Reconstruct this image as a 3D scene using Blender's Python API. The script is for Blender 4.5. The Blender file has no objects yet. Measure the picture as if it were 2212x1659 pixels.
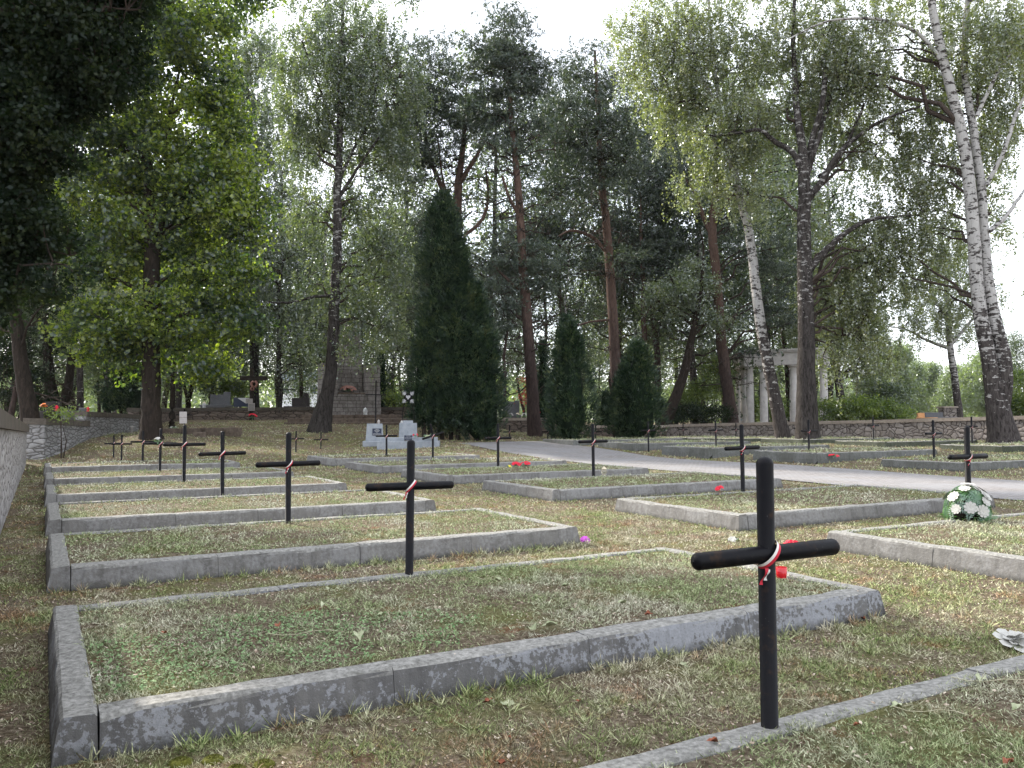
import bpy, math, random
import numpy as np
from mathutils import Vector, Matrix
# ------------------------------------------------------------------ camera, sky, sun, exposure
C = bpy.context.scene
FPX, CX, CY, PITCH, CAMH = 1721.0, 1106.0, 829.5, math.atan(75.5/1721.0), 1.5   # photo measured on a 2212 px wide view
cam_d = bpy.data.cameras.new("camera"); cam = bpy.data.objects.new("camera", cam_d); C.collection.objects.link(cam)
cam_d.sensor_width = 36; cam_d.lens = FPX/2212*36; cam_d.clip_end = 3000; cam_d.clip_start = 0.05
cam.location = (0, 0, CAMH); cam.rotation_euler = (math.pi/2+PITCH, 0, 0)
C.camera = cam
SUN_EL, SUN_AZ = math.radians(32), math.radians(-50)      # azimuth from +Y, negative = to the left
W_ = bpy.data.worlds.new("World"); C.world = W_; W_.use_nodes = True
nt = W_.node_tree; bg = nt.nodes['Background']; sky = nt.nodes.new('ShaderNodeTexSky')
sky.sky_type = 'NISHITA'; sky.sun_disc = False; sky.sun_elevation = SUN_EL; sky.sun_rotation = SUN_AZ
sky.air_density = 1.0; sky.dust_density = 1.0; sky.ozone_density = 1.0
cl = nt.nodes.new('ShaderNodeMix'); cl.data_type = 'RGBA'; cl.inputs[7].default_value = (6.6, 6.8, 7.2, 1)      # thin bright overcast veil over the blue
cn = nt.nodes.new('ShaderNodeTexNoise'); cn.inputs['Scale'].default_value = 2.2; cn.inputs['Detail'].default_value = 5
cr = nt.nodes.new('ShaderNodeValToRGB'); cr.color_ramp.elements[0].position = .3; cr.color_ramp.elements[0].color = (.55, .55, .55, 1); cr.color_ramp.elements[1].position = .6; cr.color_ramp.elements[1].color = (.9, .9, .9, 1)
ct = nt.nodes.new('ShaderNodeTexCoord'); nt.links.new(ct.outputs['Generated'], cn.inputs['Vector']); nt.links.new(cn.outputs['Fac'], cr.inputs[0]); nt.links.new(cr.outputs[0], cl.inputs[0])
nt.links.new(sky.outputs[0], cl.inputs[6]); nt.links.new(cl.outputs[2], bg.inputs[0]); bg.inputs[1].default_value = 0.15
sd = bpy.data.lights.new("sun", 'SUN'); sd.energy = 4.2; sd.angle = math.radians(1.6); sd.color = (1.0, 0.93, 0.82)
sun = bpy.data.objects.new("sun", sd); C.collection.objects.link(sun)
sdir = Vector((math.sin(SUN_AZ)*math.cos(SUN_EL), math.cos(SUN_AZ)*math.cos(SUN_EL), math.sin(SUN_EL)))
sun.rotation_euler = (-sdir).to_track_quat('-Z', 'Y').to_euler()
C.view_settings.view_transform = 'Standard'; C.view_settings.look = 'None'
C.view_settings.exposure = 1.22; C.view_settings.gamma = 1; C.view_settings.use_curve_mapping = False
C.cycles.max_bounces = 6; C.cycles.diffuse_bounces = 3; C.cycles.transmission_bounces = 4; C.cycles.transparent_max_bounces = 6
C.cycles.caustics_reflective = False; C.cycles.caustics_refractive = False

# ------------------------------------------------------------------ coordinates
TH = math.radians(30.5)
UX, UY = -math.sin(TH), math.cos(TH)        # u: along the rows of graves, away from the viewer
TV = math.radians(28.9)
VX, VY = math.cos(TV), math.sin(TV)         # v: across the rows, to the right (the plots are not quite square)
O0 = (-1.99, 3.50)
_det = UX*VY-UY*VX
def touv(x, y):
    dx, dy = x-O0[0], y-O0[1]; return (dx*VY-dy*VX)/_det, (UX*dy-UY*dx)/_det
def uv(u, v): return (O0[0]+u*UX+v*VX, O0[1]+u*UY+v*VY)
def P(px, py, D):
    dx = (px-CX)/FPX; dz = -(py-CY)/FPX
    fy = math.cos(PITCH)-dz*math.sin(PITCH); fz = math.sin(PITCH)+dz*math.cos(PITCH)
    t = D/fy
    return (dx*t, D, CAMH+fz*t)
def px2m(n, D): return n/FPX*D
# terrain: thin plate spline through levelled points
ctl = [(*uv(u, v), 0.0) for u in (-8, -3, 2, 7, 12, 17, 21) for v in (-2.5, 3, 8, 13, 18, 22)] + [(*uv(u, 27), .05) for u in (-3, 4, 10)]
ctl += [P(*q) for q in ((57,1001,27),(92,1003,28),(150,966,30.5),(190,946,33),(300,932,38),(345,917,44),(400,906,50),(540,907,50),(690,905,50),
  (1060,912,50),(1030,957,37),(480,927,42),(430,962,32),(325,944,33),(300,978,29.5),(520,985,29.5),(640,979,32),(693,978,34),(760,978,33),(600,950,36),
  (695,932,40),(815,963,36),(740,927,41),(960,932,42),(985,962,34),(1155,943,41),(1125,936,46),(1230,958,38),(1320,945,50),(1440,947,55),(1600,947,50),(1775,948,46),
  (1960,949,42.5),(2150,951,39.5),(2230,953,38),(1747,976,30),(1545,970,33),(1400,972,33),(1887,960,36),(2098,968,34),(900,985,30))]
ctl += [(x, 60, 1.2) for x in (-40, -20, -5)]+[(8, 62, .8), (22, 60, .5), (36, 55, .45), (45, 48, .4), (-40, 40, 1.2), (-30, 25, .8), (-20, 8, .2), (50, 30, .2), (30, 10, 0), (0, -10, 0), (-15, -8, 0), (20, -8, 0)]
ctl = np.array(ctl)
def _k(r2): return np.where(r2 > 1e-9, r2*np.log(np.maximum(r2, 1e-9)), 0)
def _tps(c):
    n = len(c); r2 = ((c[:, None, :2]-c[None, :, :2])**2).sum(2)
    A = np.zeros((n+3, n+3)); A[:n, :n] = _k(r2)+np.eye(n)*18.0; A[:n, n] = 1; A[:n, n+1:] = c[:, :2]; A[n, :n] = 1; A[n+1:, :n] = c[:, :2].T
    return np.linalg.solve(A, np.concatenate([c[:, 2], np.zeros(3)]))
_w = _tps(ctl)
def zf(x, y):
    x = np.atleast_1d(np.asarray(x, float)); y = np.atleast_1d(np.asarray(y, float)); out = np.empty(x.shape)
    flat = x.ravel(); fy_ = y.ravel(); o = np.empty(flat.shape)
    for i in range(0, len(flat), 40000):
        a, b = flat[i:i+40000], fy_[i:i+40000]
        r2 = (a[:, None]-ctl[None, :, 0])**2+(b[:, None]-ctl[None, :, 1])**2
        o[i:i+40000] = _k(r2)@_w[:-3]+_w[-3]+a*_w[-2]+b*_w[-1]
    s = np.clip((fy_-58)/20, 0, 1); s = np.maximum(s, np.clip((np.abs(flat)-38)/20, 0, 1)); s = np.maximum(s, np.clip((-6-fy_)/8, 0, 1))
    o = o*(1-s)+s*np.where(fy_ > 20, .7, 0.0)
    return o.reshape(x.shape)
def z1(x, y): return float(zf(x, y)[0])

# ------------------------------------------------------------------ mesh building
class MB:
    def __init__(s): s.v = []; s.f = []; s.n = 0
    def add(s, v, f, m=0, smooth=True):
        v = np.asarray(v, float).reshape(-1, 3); f = np.asarray(f, int)
        s.v.append(v); s.f.append((f+s.n, m, smooth)); s.n += len(v); return s
    def build(s, name, mats, parent=None, origin=None):
        me = bpy.data.meshes.new(name)
        V = np.concatenate(s.v) if s.v else np.zeros((0, 3))
        if parent is not None and origin is None: origin = parent.get('_o', None)
        if origin is not None: V = V-np.array(origin)
        me.vertices.add(len(V)); me.vertices.foreach_set('co', V.astype(np.float32).ravel())
        tot = np.concatenate([np.full(len(f), f.shape[1]) for f, m, k in s.f]); idx = np.concatenate([f.ravel() for f, m, k in s.f])
        me.loops.add(len(idx)); me.loops.foreach_set('vertex_index', idx.astype(np.int32))
        me.polygons.add(len(tot)); st = np.concatenate([[0], np.cumsum(tot)[:-1]])
        me.polygons.foreach_set('loop_start', st.astype(np.int32)); me.polygons.foreach_set('loop_total', tot.astype(np.int32))
        me.polygons.foreach_set('material_index', np.concatenate([np.full(len(f), m) for f, m, k in s.f]).astype(np.int32))
        me.polygons.foreach_set('use_smooth', np.concatenate([np.full(len(f), k) for f, m, k in s.f]))
        for m in (mats if isinstance(mats, (list, tuple)) else [mats]): me.materials.append(m)
        me.update(calc_edges=True); me.validate()
        o = bpy.data.objects.new(name, me); C.collection.objects.link(o)
        if parent is not None: o.parent = parent
        elif origin is not None: o.location = origin
        return o
    def box(s, c, d, rz=0, m=0, taper=1.0, bev=0.0, M=None):
        x, y, z = d[0]/2, d[1]/2, d[2]/2; t = taper
        v = np.array([(-x,-y,-z),(x,-y,-z),(x,y,-z),(-x,y,-z),(-x*t,-y*t,z),(x*t,-y*t,z),(x*t,y*t,z),(-x*t,y*t,z)])
        f = [(0,3,2,1),(4,5,6,7),(0,1,5,4),(1,2,6,5),(2,3,7,6),(3,0,4,7)]
        if bev > 0:
            b = bev; v = []; 
            def ring(zz, ex): return [(-x*ex[0]-0+ex[1], -y*ex[0]+ex[2], zz)]
            v = []
            for zz, inn, sc in ((-z, 0, 1), (z-b, 0, t), (z-b*.3, b*.3, t), (z, b, t)):
                X, Y = x*sc-inn, y*sc-inn
                v += [(-X+b,-Y,zz),(X-b,-Y,zz),(X,-Y+b,zz),(X,Y-b,zz),(X-b,Y,zz),(-X+b,Y,zz),(-X,Y-b,zz),(-X,-Y+b,zz)]
            f8 = [(i*8+j, i*8+(j+1)%8, (i+1)*8+(j+1)%8, (i+1)*8+j) for i in range(3) for j in range(8)]
            v = np.array(v); ca, sa = math.cos(rz), math.sin(rz)
            R = np.array([[ca, -sa, 0], [sa, ca, 0], [0, 0, 1]]); vv = v@R.T+np.array(c)
            s.add(vv, f8, m, False); n = s.n-len(vv)
            s.f.append((np.array([[24+n+i for i in range(8)]]), m, False)); s.f.append((np.array([[7-i+n for i in range(8)]]), m, False)); return s
        ca, sa = math.cos(rz), math.sin(rz); R = np.array([[ca, -sa, 0], [sa, ca, 0], [0, 0, 1]])
        vv = v@R.T
        if M is not None: vv = np.array([M@Vector(p) for p in vv])
        s.add(vv+np.array(c), f, m, False); return s
    def tube(s, pts, rad, sides=8, m=0, cap=True, smooth=True):
        p = np.asarray(pts, float); n = len(p); rad = np.broadcast_to(np.asarray(rad, float), (n,))
        t = np.gradient(p, axis=0); t /= np.linalg.norm(t, axis=1)[:, None]+1e-12
        ref = np.array([0, 0, 1.0]) if abs(t[0, 2]) < .9 else np.array([1.0, 0, 0])
        a = np.cross(t, ref); a /= np.linalg.norm(a, axis=1)[:, None]+1e-12; b = np.cross(t, a)
        th = np.arange(sides)*2*math.pi/sides
        v = p[:, None]+rad[:, None, None]*(np.cos(th)[None, :, None]*a[:, None]+np.sin(th)[None, :, None]*b[:, None])
        i = np.arange(n-1)[:, None]*sides; j = np.arange(sides)[None]; k = (j+1) % sides
        f = np.stack([i+j, i+k, i+sides+k, i+sides+j], -1).reshape(-1, 4)
        s.add(v.reshape(-1, 3), f, m, smooth); b0 = s.n-n*sides
        if cap and sides > 3:
            s.f.append((np.array([[b0+q for q in range(sides)]]), m, False)); s.f.append((np.array([[b0+(n-1)*sides+sides-1-q for q in range(sides)]]), m, False))
        return s
    def leaves(s, c, a, b, m=0):          # rhombus leaves: centre, half length axis, half width axis
        n = len(c)
        if n == 0: return s
        v = np.stack([c-a, c+b-a*.1, c+a, c-b-a*.1], 1).reshape(-1, 3)
        s.add(v, np.arange(n*4).reshape(n, 4), m, False); return s
    def lathe(s, c, prof, sides=16, m=0, smooth=True):
        th = np.arange(sides)*2*math.pi/sides; pr = np.array(prof)
        v = np.stack([pr[:, 0:1]*np.cos(th), pr[:, 0:1]*np.sin(th), np.repeat(pr[:, 1:2], sides, 1)], -1)+np.array(c)
        n = len(pr); i = np.arange(n-1)[:, None]*sides; j = np.arange(sides)[None]; k = (j+1) % sides
        s.add(v.reshape(-1, 3), np.stack([i+j, i+k, i+sides+k, i+sides+j], -1).reshape(-1, 4), m, smooth); b0 = s.n-n*sides
        s.f.append((np.array([[b0+(n-1)*sides+q for q in range(sides)]]), m, False)); return s
def tag(o, label=None, cat=None, group=None, kind=None):
    if label: o['label'] = label
    if cat: o['category'] = cat
    if group: o['group'] = group
    if kind: o['kind'] = kind
    return o
def thing(name, loc, label, cat, group=None):
    o = bpy.data.objects.new(name, None); C.collection.objects.link(o); o.location = loc; o.empty_display_size = .2
    o['_o'] = tuple(float(q) for q in loc)
    return tag(o, label, cat, group)
def copy_tree(o, parent=None):
    c = o.copy(); C.collection.objects.link(c)
    if parent is not None: c.parent = parent
    for ch in list(o.children): copy_tree(ch, c)
    return c
def rs(seed): return np.random.default_rng(seed)
def unit(v): return v/(np.linalg.norm(v, axis=-1, keepdims=True)+1e-12)
def vnoise(x, y, seed=0):
    xi = np.floor(x).astype(int); yi = np.floor(y).astype(int); fx = x-xi; fy = y-yi
    fx = fx*fx*(3-2*fx); fy = fy*fy*(3-2*fy)
    def h(a, b):
        n = (a*374761393+b*668265263+seed*974711) & 0x7fffffff; n = ((n ^ (n >> 13))*1274126177) & 0x7fffffff
        return ((n ^ (n >> 16)) & 0xffff)/65535.0
    return (h(xi, yi)*(1-fx)+h(xi+1, yi)*fx)*(1-fy)+(h(xi, yi+1)*(1-fx)+h(xi+1, yi+1)*fx)*fy
def fbm(x, y, seed=0): return .5*vnoise(x, y, seed)+.3*vnoise(x*2.1, y*2.1, seed+1)+.2*vnoise(x*4.3, y*4.3, seed+2)

# ------------------------------------------------------------------ materials
class Mt:
    def __init__(s, name, rough=.9, spec=.2):
        s.m = bpy.data.materials.new(name); s.m.use_nodes = True; s.t = s.m.node_tree; s.b = s.t.nodes['Principled BSDF']
        s.b.inputs['Roughness'].default_value = rough; s.b.inputs['Specular IOR Level'].default_value = spec
        s.tc = s.t.nodes.new('ShaderNodeTexCoord')
    def N(s, kind, **kw):
        n = s.t.nodes.new(kind)
        for k, v in kw.items(): setattr(n, k, v)
        return n
    def L(s, a, b): s.t.links.new(a, b)
    def vec(s, scale=(1, 1, 1), src='Object', rot=(0, 0, 0)):
        n = s.N('ShaderNodeMapping'); n.inputs['Scale'].default_value = scale; n.inputs['Rotation'].default_value = rot; s.L(s.tc.outputs[src] if isinstance(src, str) else src, n.inputs[0]); return n.outputs[0]
    def geo(s): return s.N('ShaderNodeNewGeometry').outputs['Position']
    def noise(s, v, scale, detail=4, rough=.6, dist=0):
        n = s.N('ShaderNodeTexNoise'); n.inputs['Scale'].default_value = scale; n.inputs['Detail'].default_value = detail; n.inputs['Roughness'].default_value = rough; n.inputs['Distortion'].default_value = dist
        s.L(v, n.inputs['Vector']); return n.outputs['Fac']
    def vor(s, v, scale, feat='F1', out='Distance', rnd=1):
        n = s.N('ShaderNodeTexVoronoi', feature=feat); n.inputs['Scale'].default_value = scale; n.inputs['Randomness'].default_value = rnd
        s.L(v, n.inputs['Vector']); return n.outputs[out]
    def ramp(s, f, stops):
        n = s.N('ShaderNodeValToRGB'); e = n.color_ramp.elements
        while len(e) < len(stops): e.new(0.5)
        for i, (p, c) in enumerate(stops): e[i].position = p; e[i].color = (*c, 1) if len(c) == 3 else c
        s.L(f, n.inputs[0]); return n.outputs[0]
    def mix(s, f, a, b, mode='MIX'):
        n = s.N('ShaderNodeMix', data_type='RGBA', blend_type=mode)
        for i, q in ((0, f), (6, a), (7, b)):
            if isinstance(q, (int, float)): n.inputs[i].default_value = q
            elif isinstance(q, tuple): n.inputs[i].default_value = (*q, 1)
            else: s.L(q, n.inputs[i])
        return n.outputs[2]
    def math(s, op, a, b=0.0):
        n = s.N('ShaderNodeMath', operation=op)
        for i, q in ((0, a), (1, b)):
            if isinstance(q, (int, float)): n.inputs[i].default_value = q
            else: s.L(q, n.inputs[i])
        return n.outputs[0]
    def col(s, c):
        if isinstance(c, tuple): s.b.inputs['Base Color'].default_value = (*c, 1)
        else: s.L(c, s.b.inputs['Base Color'])
        return s
    def bump(s, h, strength=.5, dist=.02):
        n = s.N('ShaderNodeBump'); n.inputs['Strength'].default_value = strength; n.inputs['Distance'].default_value = dist
        s.L(h, n.inputs['Height']); s.L(n.outputs[0], s.b.inputs['Normal']); return s
def g3(v): return (v, v, v)
def simple(name, c, rough=.8, spec=.3, var=.15, scale=20):
    m = Mt(name, rough, spec); n = m.noise(m.vec(), scale); k = tuple(q*(1-var) for q in c); l = tuple(min(1, q*(1+var)) for q in c)
    return m.col(m.ramp(n, [(.3, k), (.7, l)])).m
def leaf_mat(name, stops, trans=.45, gloss=.06, sc=1.3, tcol=1.5):
    m = bpy.data.materials.new(name); m.use_nodes = True; t = m.node_tree; t.nodes.remove(t.nodes['Principled BSDF']); out = t.nodes['Material Output']
    geo = t.nodes.new('ShaderNodeNewGeometry'); L = t.links.new
    n1 = t.nodes.new('ShaderNodeTexNoise'); n1.inputs['Scale'].default_value = sc; n1.inputs['Detail'].default_value = 2; L(geo.outputs['Position'], n1.inputs['Vector'])
    n2 = t.nodes.new('ShaderNodeTexWhiteNoise'); mp = t.nodes.new('ShaderNodeVectorMath'); mp.operation = 'SNAP'; mp.inputs[1].default_value = (.11, .11, .11)
    L(geo.outputs['Position'], mp.inputs[0]); L(mp.outputs[0], n2.inputs['Vector'])
    a = t.nodes.new('ShaderNodeMath'); a.operation = 'MULTIPLY_ADD'; a.inputs[1].default_value = .35; L(n2.outputs['Value'], a.inputs[0]); 
    b = t.nodes.new('ShaderNodeMath'); b.operation = 'MULTIPLY'; b.inputs[1].default_value = .75; L(n1.outputs['Fac'], b.inputs[0]); L(b.outputs[0], a.inputs[2])
    r = t.nodes.new('ShaderNodeValToRGB'); e = r.color_ramp.elements
    while len(e) < len(stops): e.new(.5)
    for i, (p, c) in enumerate(stops): e[i].position = p; e[i].color = (*c, 1)
    L(a.outputs[0], r.inputs[0])
    d = t.nodes.new('ShaderNodeBsdfDiffuse'); tr = t.nodes.new('ShaderNodeBsdfTranslucent'); L(r.outputs[0], d.inputs[0])
    mc = t.nodes.new('ShaderNodeMix'); mc.data_type = 'RGBA'; mc.blend_type = 'MULTIPLY'; mc.inputs[0].default_value = 1; L(r.outputs[0], mc.inputs[6]); mc.inputs[7].default_value = (1.15*tcol, 1.35*tcol, .45*tcol, 1); L(mc.outputs[2], tr.inputs[0])
    mx = t.nodes.new('ShaderNodeMixShader'); mx.inputs[0].default_value = trans; L(d.outputs[0], mx.inputs[1]); L(tr.outputs[0], mx.inputs[2])
    gl = t.nodes.new('ShaderNodeBsdfGlossy'); gl.inputs['Roughness'].default_value = .38; gl.inputs[0].default_value = (.9, .95, 1, 1)
    m2 = t.nodes.new('ShaderNodeMixShader'); m2.inputs[0].default_value = gloss; L(mx.outputs[0], m2.inputs[1]); L(gl.outputs[0], m2.inputs[2]); L(m2.outputs[0], out.inputs[0])
    return m
M = {}
# soil with moss and litter
m = Mt('soil', .95, .1); p = m.geo(); n1 = m.noise(p, .9, 5, .7); n2 = m.noise(p, 28, 5, .75); n3 = m.noise(p, 2.3, 4)
c = m.ramp(n2, [(.28, (.035, .026, .017)), (.45, (.10, .075, .05)), (.62, (.22, .18, .13)), (.78, (.50, .45, .36))])
c = m.mix(m.ramp(n1, [(.48, g3(0)), (.62, g3(.75))]), c, m.ramp(n2, [(.3, (.055, .065, .018)), (.6, (.15, .15, .05)), (.8, (.26, .25, .12))]))
c = m.mix(m.ramp(n3, [(.60, g3(0)), (.70, g3(.55))]), c, m.ramp(n2, [(.3, (.10, .035, .016)), (.7, (.27, .11, .055))]))
m.col(c).bump(n2, .9, .03); M['soil'] = m.m
# far meadow-like ground under the grass
M['ground'] = M['soil']
# weathered concrete kerbs: whitewashed sides with dark peeling, rough pale tops with lichen
def kerb_mat(name, wa, wb, ba, bb, lo, hi):
    m = Mt(name, .92, .15); p = m.geo(); nz = m.N('ShaderNodeSeparateXYZ'); gg = m.N('ShaderNodeNewGeometry'); m.L(gg.outputs['True Normal'], nz.inputs[0])
    big = m.noise(p, 1.5, 3); fine = m.noise(p, 34, 6, .65); mid = m.noise(p, 9, 5, .7)
    st = m.noise(m.vec((5, 5, .6), src=p), 2.2, 4)
    wash = m.mix(m.ramp(m.noise(p, 60, 3), [(.3, g3(0)), (.7, g3(1))]), wa, wb)
    bare = m.mix(m.ramp(st, [(.35, g3(0)), (.7, g3(1))]), ba, bb)
    k = m.math('ADD', m.math('MULTIPLY', mid, .40), m.math('MULTIPLY', big, .75)); k = m.math('ADD', k, m.math('MULTIPLY', m.noise(p, 30, 5, .7), .85))
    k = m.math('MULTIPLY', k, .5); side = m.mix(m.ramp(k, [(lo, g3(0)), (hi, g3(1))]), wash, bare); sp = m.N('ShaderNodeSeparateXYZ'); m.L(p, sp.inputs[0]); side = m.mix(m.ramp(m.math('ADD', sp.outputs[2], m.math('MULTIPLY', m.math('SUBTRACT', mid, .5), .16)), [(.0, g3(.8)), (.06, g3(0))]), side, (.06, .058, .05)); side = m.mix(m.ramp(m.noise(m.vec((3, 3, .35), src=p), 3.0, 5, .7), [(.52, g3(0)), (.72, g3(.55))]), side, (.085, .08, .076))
    sep = m.N('ShaderNodeSeparateXYZ'); m.L(m.tc.outputs['Object'], sep.inputs[0])
    top = m.ramp(fine, [(.3, (.11, .107, .098)), (.48, (.22, .215, .20)), (.7, (.36, .35, .33))])
    top = m.mix(m.ramp(mid, [(.58, g3(0)), (.68, g3(.7))]), top, (.10, .098, .085))
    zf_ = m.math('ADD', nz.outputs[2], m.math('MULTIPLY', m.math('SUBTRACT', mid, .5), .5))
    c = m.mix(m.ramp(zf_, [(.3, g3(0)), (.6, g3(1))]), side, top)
    m.col(c).bump(m.math('ADD', fine, m.math('MULTIPLY', mid, .8)), .55, .012); return m.m
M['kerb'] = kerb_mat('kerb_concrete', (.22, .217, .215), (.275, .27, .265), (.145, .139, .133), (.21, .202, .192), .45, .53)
M['kerb_dark'] = kerb_mat('dark_grey_kerb', (.13, .135, .13), (.18, .18, .175), (.085, .088, .078), (.13, .13, .12), .45, .53); M['kerb_mossy'] = kerb_mat('mossy_kerb', (.07, .08, .055), (.11, .115, .09), (.04, .046, .03), (.07, .075, .055), .45, .53)  # darker kerb tones for the beds beyond the path
M['kerb_peeled'] = kerb_mat('peeling_whitewashed_kerb', (.25, .255, .275), (.32, .325, .345), (.12, .117, .118), (.175, .17, .167), .484, .494)
# concrete block paving
m = Mt('block_paving', .9, .2); p = m.geo(); v = m.vec((1, 1, 1), src=p, rot=(0, 0, -TH)); br = m.N('ShaderNodeTexBrick')
br.inputs['Scale'].default_value = 1; br.inputs['Brick Width'].default_value = .2; br.inputs['Row Height'].default_value = .1; br.inputs['Mortar Size'].default_value = .007
br.inputs['Color1'].default_value = (.20, .185, .18, 1); br.inputs['Color2'].default_value = (.28, .265, .26, 1); br.inputs['Mortar'].default_value = (.07, .06, .05, 1); m.L(v, br.inputs[0])
c = m.mix(m.ramp(m.noise(p, .7, 4), [(.35, g3(0)), (.7, g3(.8))]), br.outputs[0], (.235, .235, .245)); c = m.mix(m.ramp(m.noise(p, 30, 4), [(.6, g3(0)), (.75, g3(.4))]), c, (.10, .09, .06))
m.col(c).bump(br.outputs['Fac'], -.5, .008); M['paving'] = m.m
# black painted pipe
m = Mt('black_paint', .4, .14); p = m.vec(); n = m.noise(p, 14, 5); n2 = m.noise(p, 90, 3)
c = m.ramp(n, [(.35, (.0025, .0025, .004)), (.56, (.005, .005, .007)), (.66, (.022, .013, .009)), (.8, (.045, .024, .014))]); c = m.mix(m.ramp(n2, [(.68, g3(0)), (.74, g3(.5))]), c, (.10, .095, .085))
m.col(c); m.L(m.ramp(n, [(.3, g3(.36)), (.7, g3(.6))]), m.b.inputs['Roughness']); m.bump(n2, .15, .003); M['black'] = m.m
M['ribbon_white'] = simple('white_ribbon', (.72, .70, .68), .6, .3, .06); M['ribbon_red'] = simple('red_ribbon', (.5, .02, .04), .55, .3, .1)
# rubble wall
def rubble(name, sc, squash, c1, c2, c3, mort, dist=.35, bmp=1.0):
    m = Mt(name, .95, .1); p = m.geo(); nn = m.N('ShaderNodeTexNoise'); nn.inputs['Scale'].default_value = 1.7; m.L(p, nn.inputs['Vector'])
    av = m.N('ShaderNodeVectorMath', operation='MULTIPLY_ADD'); av.inputs[1].default_value = (dist,)*3; m.L(nn.outputs['Color'], av.inputs[0]); m.L(p, av.inputs[2])
    v = m.vec((1, 1, squash), src=av.outputs[0]); e = m.vor(v, sc, 'DISTANCE_TO_EDGE'); cc = m.vor(v, sc, 'F1', 'Color')
    s = m.N('ShaderNodeSeparateColor'); m.L(cc, s.inputs[0])
    st = m.ramp(s.outputs[0], [(.0, c1), (.5, c2), (1, c3)]); st = m.mix(.55, st, m.ramp(m.noise(p, 9, 5, .7), [(.3, c1), (.7, c3)]))
    c = m.mix(m.ramp(e, [(.02, g3(1)), (.06, g3(0))]), st, mort); h = m.ramp(e, [(0, g3(0)), (.12, g3(.8)), (.3, g3(1))])
    m.col(c).bump(m.math('ADD', h, m.math('MULTIPLY', m.noise(p, 14, 4), .3)), bmp, .06); return m.m
M['rubble'] = rubble('rubble_stone', 3.0, 1.25, (.17, .145, .13), (.30, .26, .24), (.43, .385, .36), (.09, .075, .068), .5)
M['coursed'] = rubble('coursed_stone', 2.6, 2.8, (.19, .185, .185), (.28, .275, .275), (.38, .37, .37), (.13, .125, .12), .12, .8)
M['darkcoursed'] = rubble('dark_coursed_stone', 1.9, 2.8, (.09, .07, .06), (.16, .125, .105), (.26, .21, .18), (.05, .04, .033), .15, .8)
M['leftrubble'] = rubble('weathered_rubble', 4.2, 1.3, (.28, .26, .255), (.40, .38, .37), (.52, .50, .49), (.20, .185, .18), .2, .9)
def stone(name, a, b, sc=6, bm=.4, rough=.9):
    m = Mt(name, rough, .2); p = m.geo(); n = m.noise(p, sc, 6, .7); n2 = m.noise(p, .8, 3); c = m.ramp(n, [(.3, a), (.7, b)]); c = m.mix(m.ramp(n2, [(.5, g3(0)), (.7, g3(.35))]), c, tuple(q*.5 for q in a))
    return m.col(c).bump(n, bm, .01).m
M['coping'] = stone('coping_slab', (.24, .20, .17), (.42, .36, .31)); M['darkcoping'] = stone('dark_coping', (.07, .06, .05), (.14, .12, .10))
M['step'] = stone('step_stone', (.07, .05, .04), (.20, .155, .125), 5, .8)
M['column'] = stone('column_stucco', (.48, .45, .44), (.62, .59, .57), 3, .15); M['white_plaster'] = stone('whitewashed_plaster', (.22, .245, .275), (.35, .37, .40), 4, .2)
M['granite'] = stone('grey_granite', (.10, .10, .11), (.17, .17, .18), 20, .05, .5); M['dgranite'] = stone('dark_granite', (.03, .025, .025), (.06, .05, .05), 20, .05, .35)
M['orange'] = stone('orange_stone', (.5, .26, .12), (.66, .38, .2), 6, .1); M['blue_plate'] = simple('navy_plate', (.012, .02, .05), .3, .5, .1)
M['badge'] = simple('dull_badge_white', (.33, .33, .34), .6, .3, .05); M['white'] = simple('white_enamel', (.55, .55, .55), .5, .4, .05); M['paper'] = simple('weathered_paper', (.38, .35, .335), .8, .2, .12)
M['cream'] = simple('cream_wax', (.6, .52, .38), .5, .4, .1); M['petal_white'] = simple('white_petal', (.46, .45, .42), .7, .2, .08, 40)
M['petal_red'] = simple('red_petal', (.62, .015, .04), .6, .3, .2, 40); M['petal_purple'] = simple('purple_petal', (.42, .05, .45), .6, .3, .2, 40)
M['petal_pink'] = simple('faded_pink_petal', (.30, .15, .12), .7, .2, .3, 40); M['petal_yellow'] = simple('yellow_petal', (.7, .6, .05), .6, .3, .1, 40); M['petal_orange'] = simple('orange_petal', (.8, .2, .03), .6, .3, .1, 40)
M['redglass'] = simple('red_glass', (.55, .01, .02), .12, .6, .1); M['darkbase'] = simple('dark_foam_base', (.015, .012, .01), .9, .1, .2)
m = Mt('clear_glass', .12, .5); m.b.inputs['Transmission Weight'].default_value = .75; m.col((.8, .74, .6)); M['glass'] = m.m
M['roof'] = simple('slate_blue_roof', (.10, .13, .17), .7, .3, .2, 3); M['house'] = simple('white_render', (.72, .74, .78), .9, .1, .04)
M['window'] = simple('dark_window', (.05, .07, .09), .2, .6, .2)
M['wood'] = stone('dark_timber', (.018, .014, .011), (.04, .032, .025), 8, .2)
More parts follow.
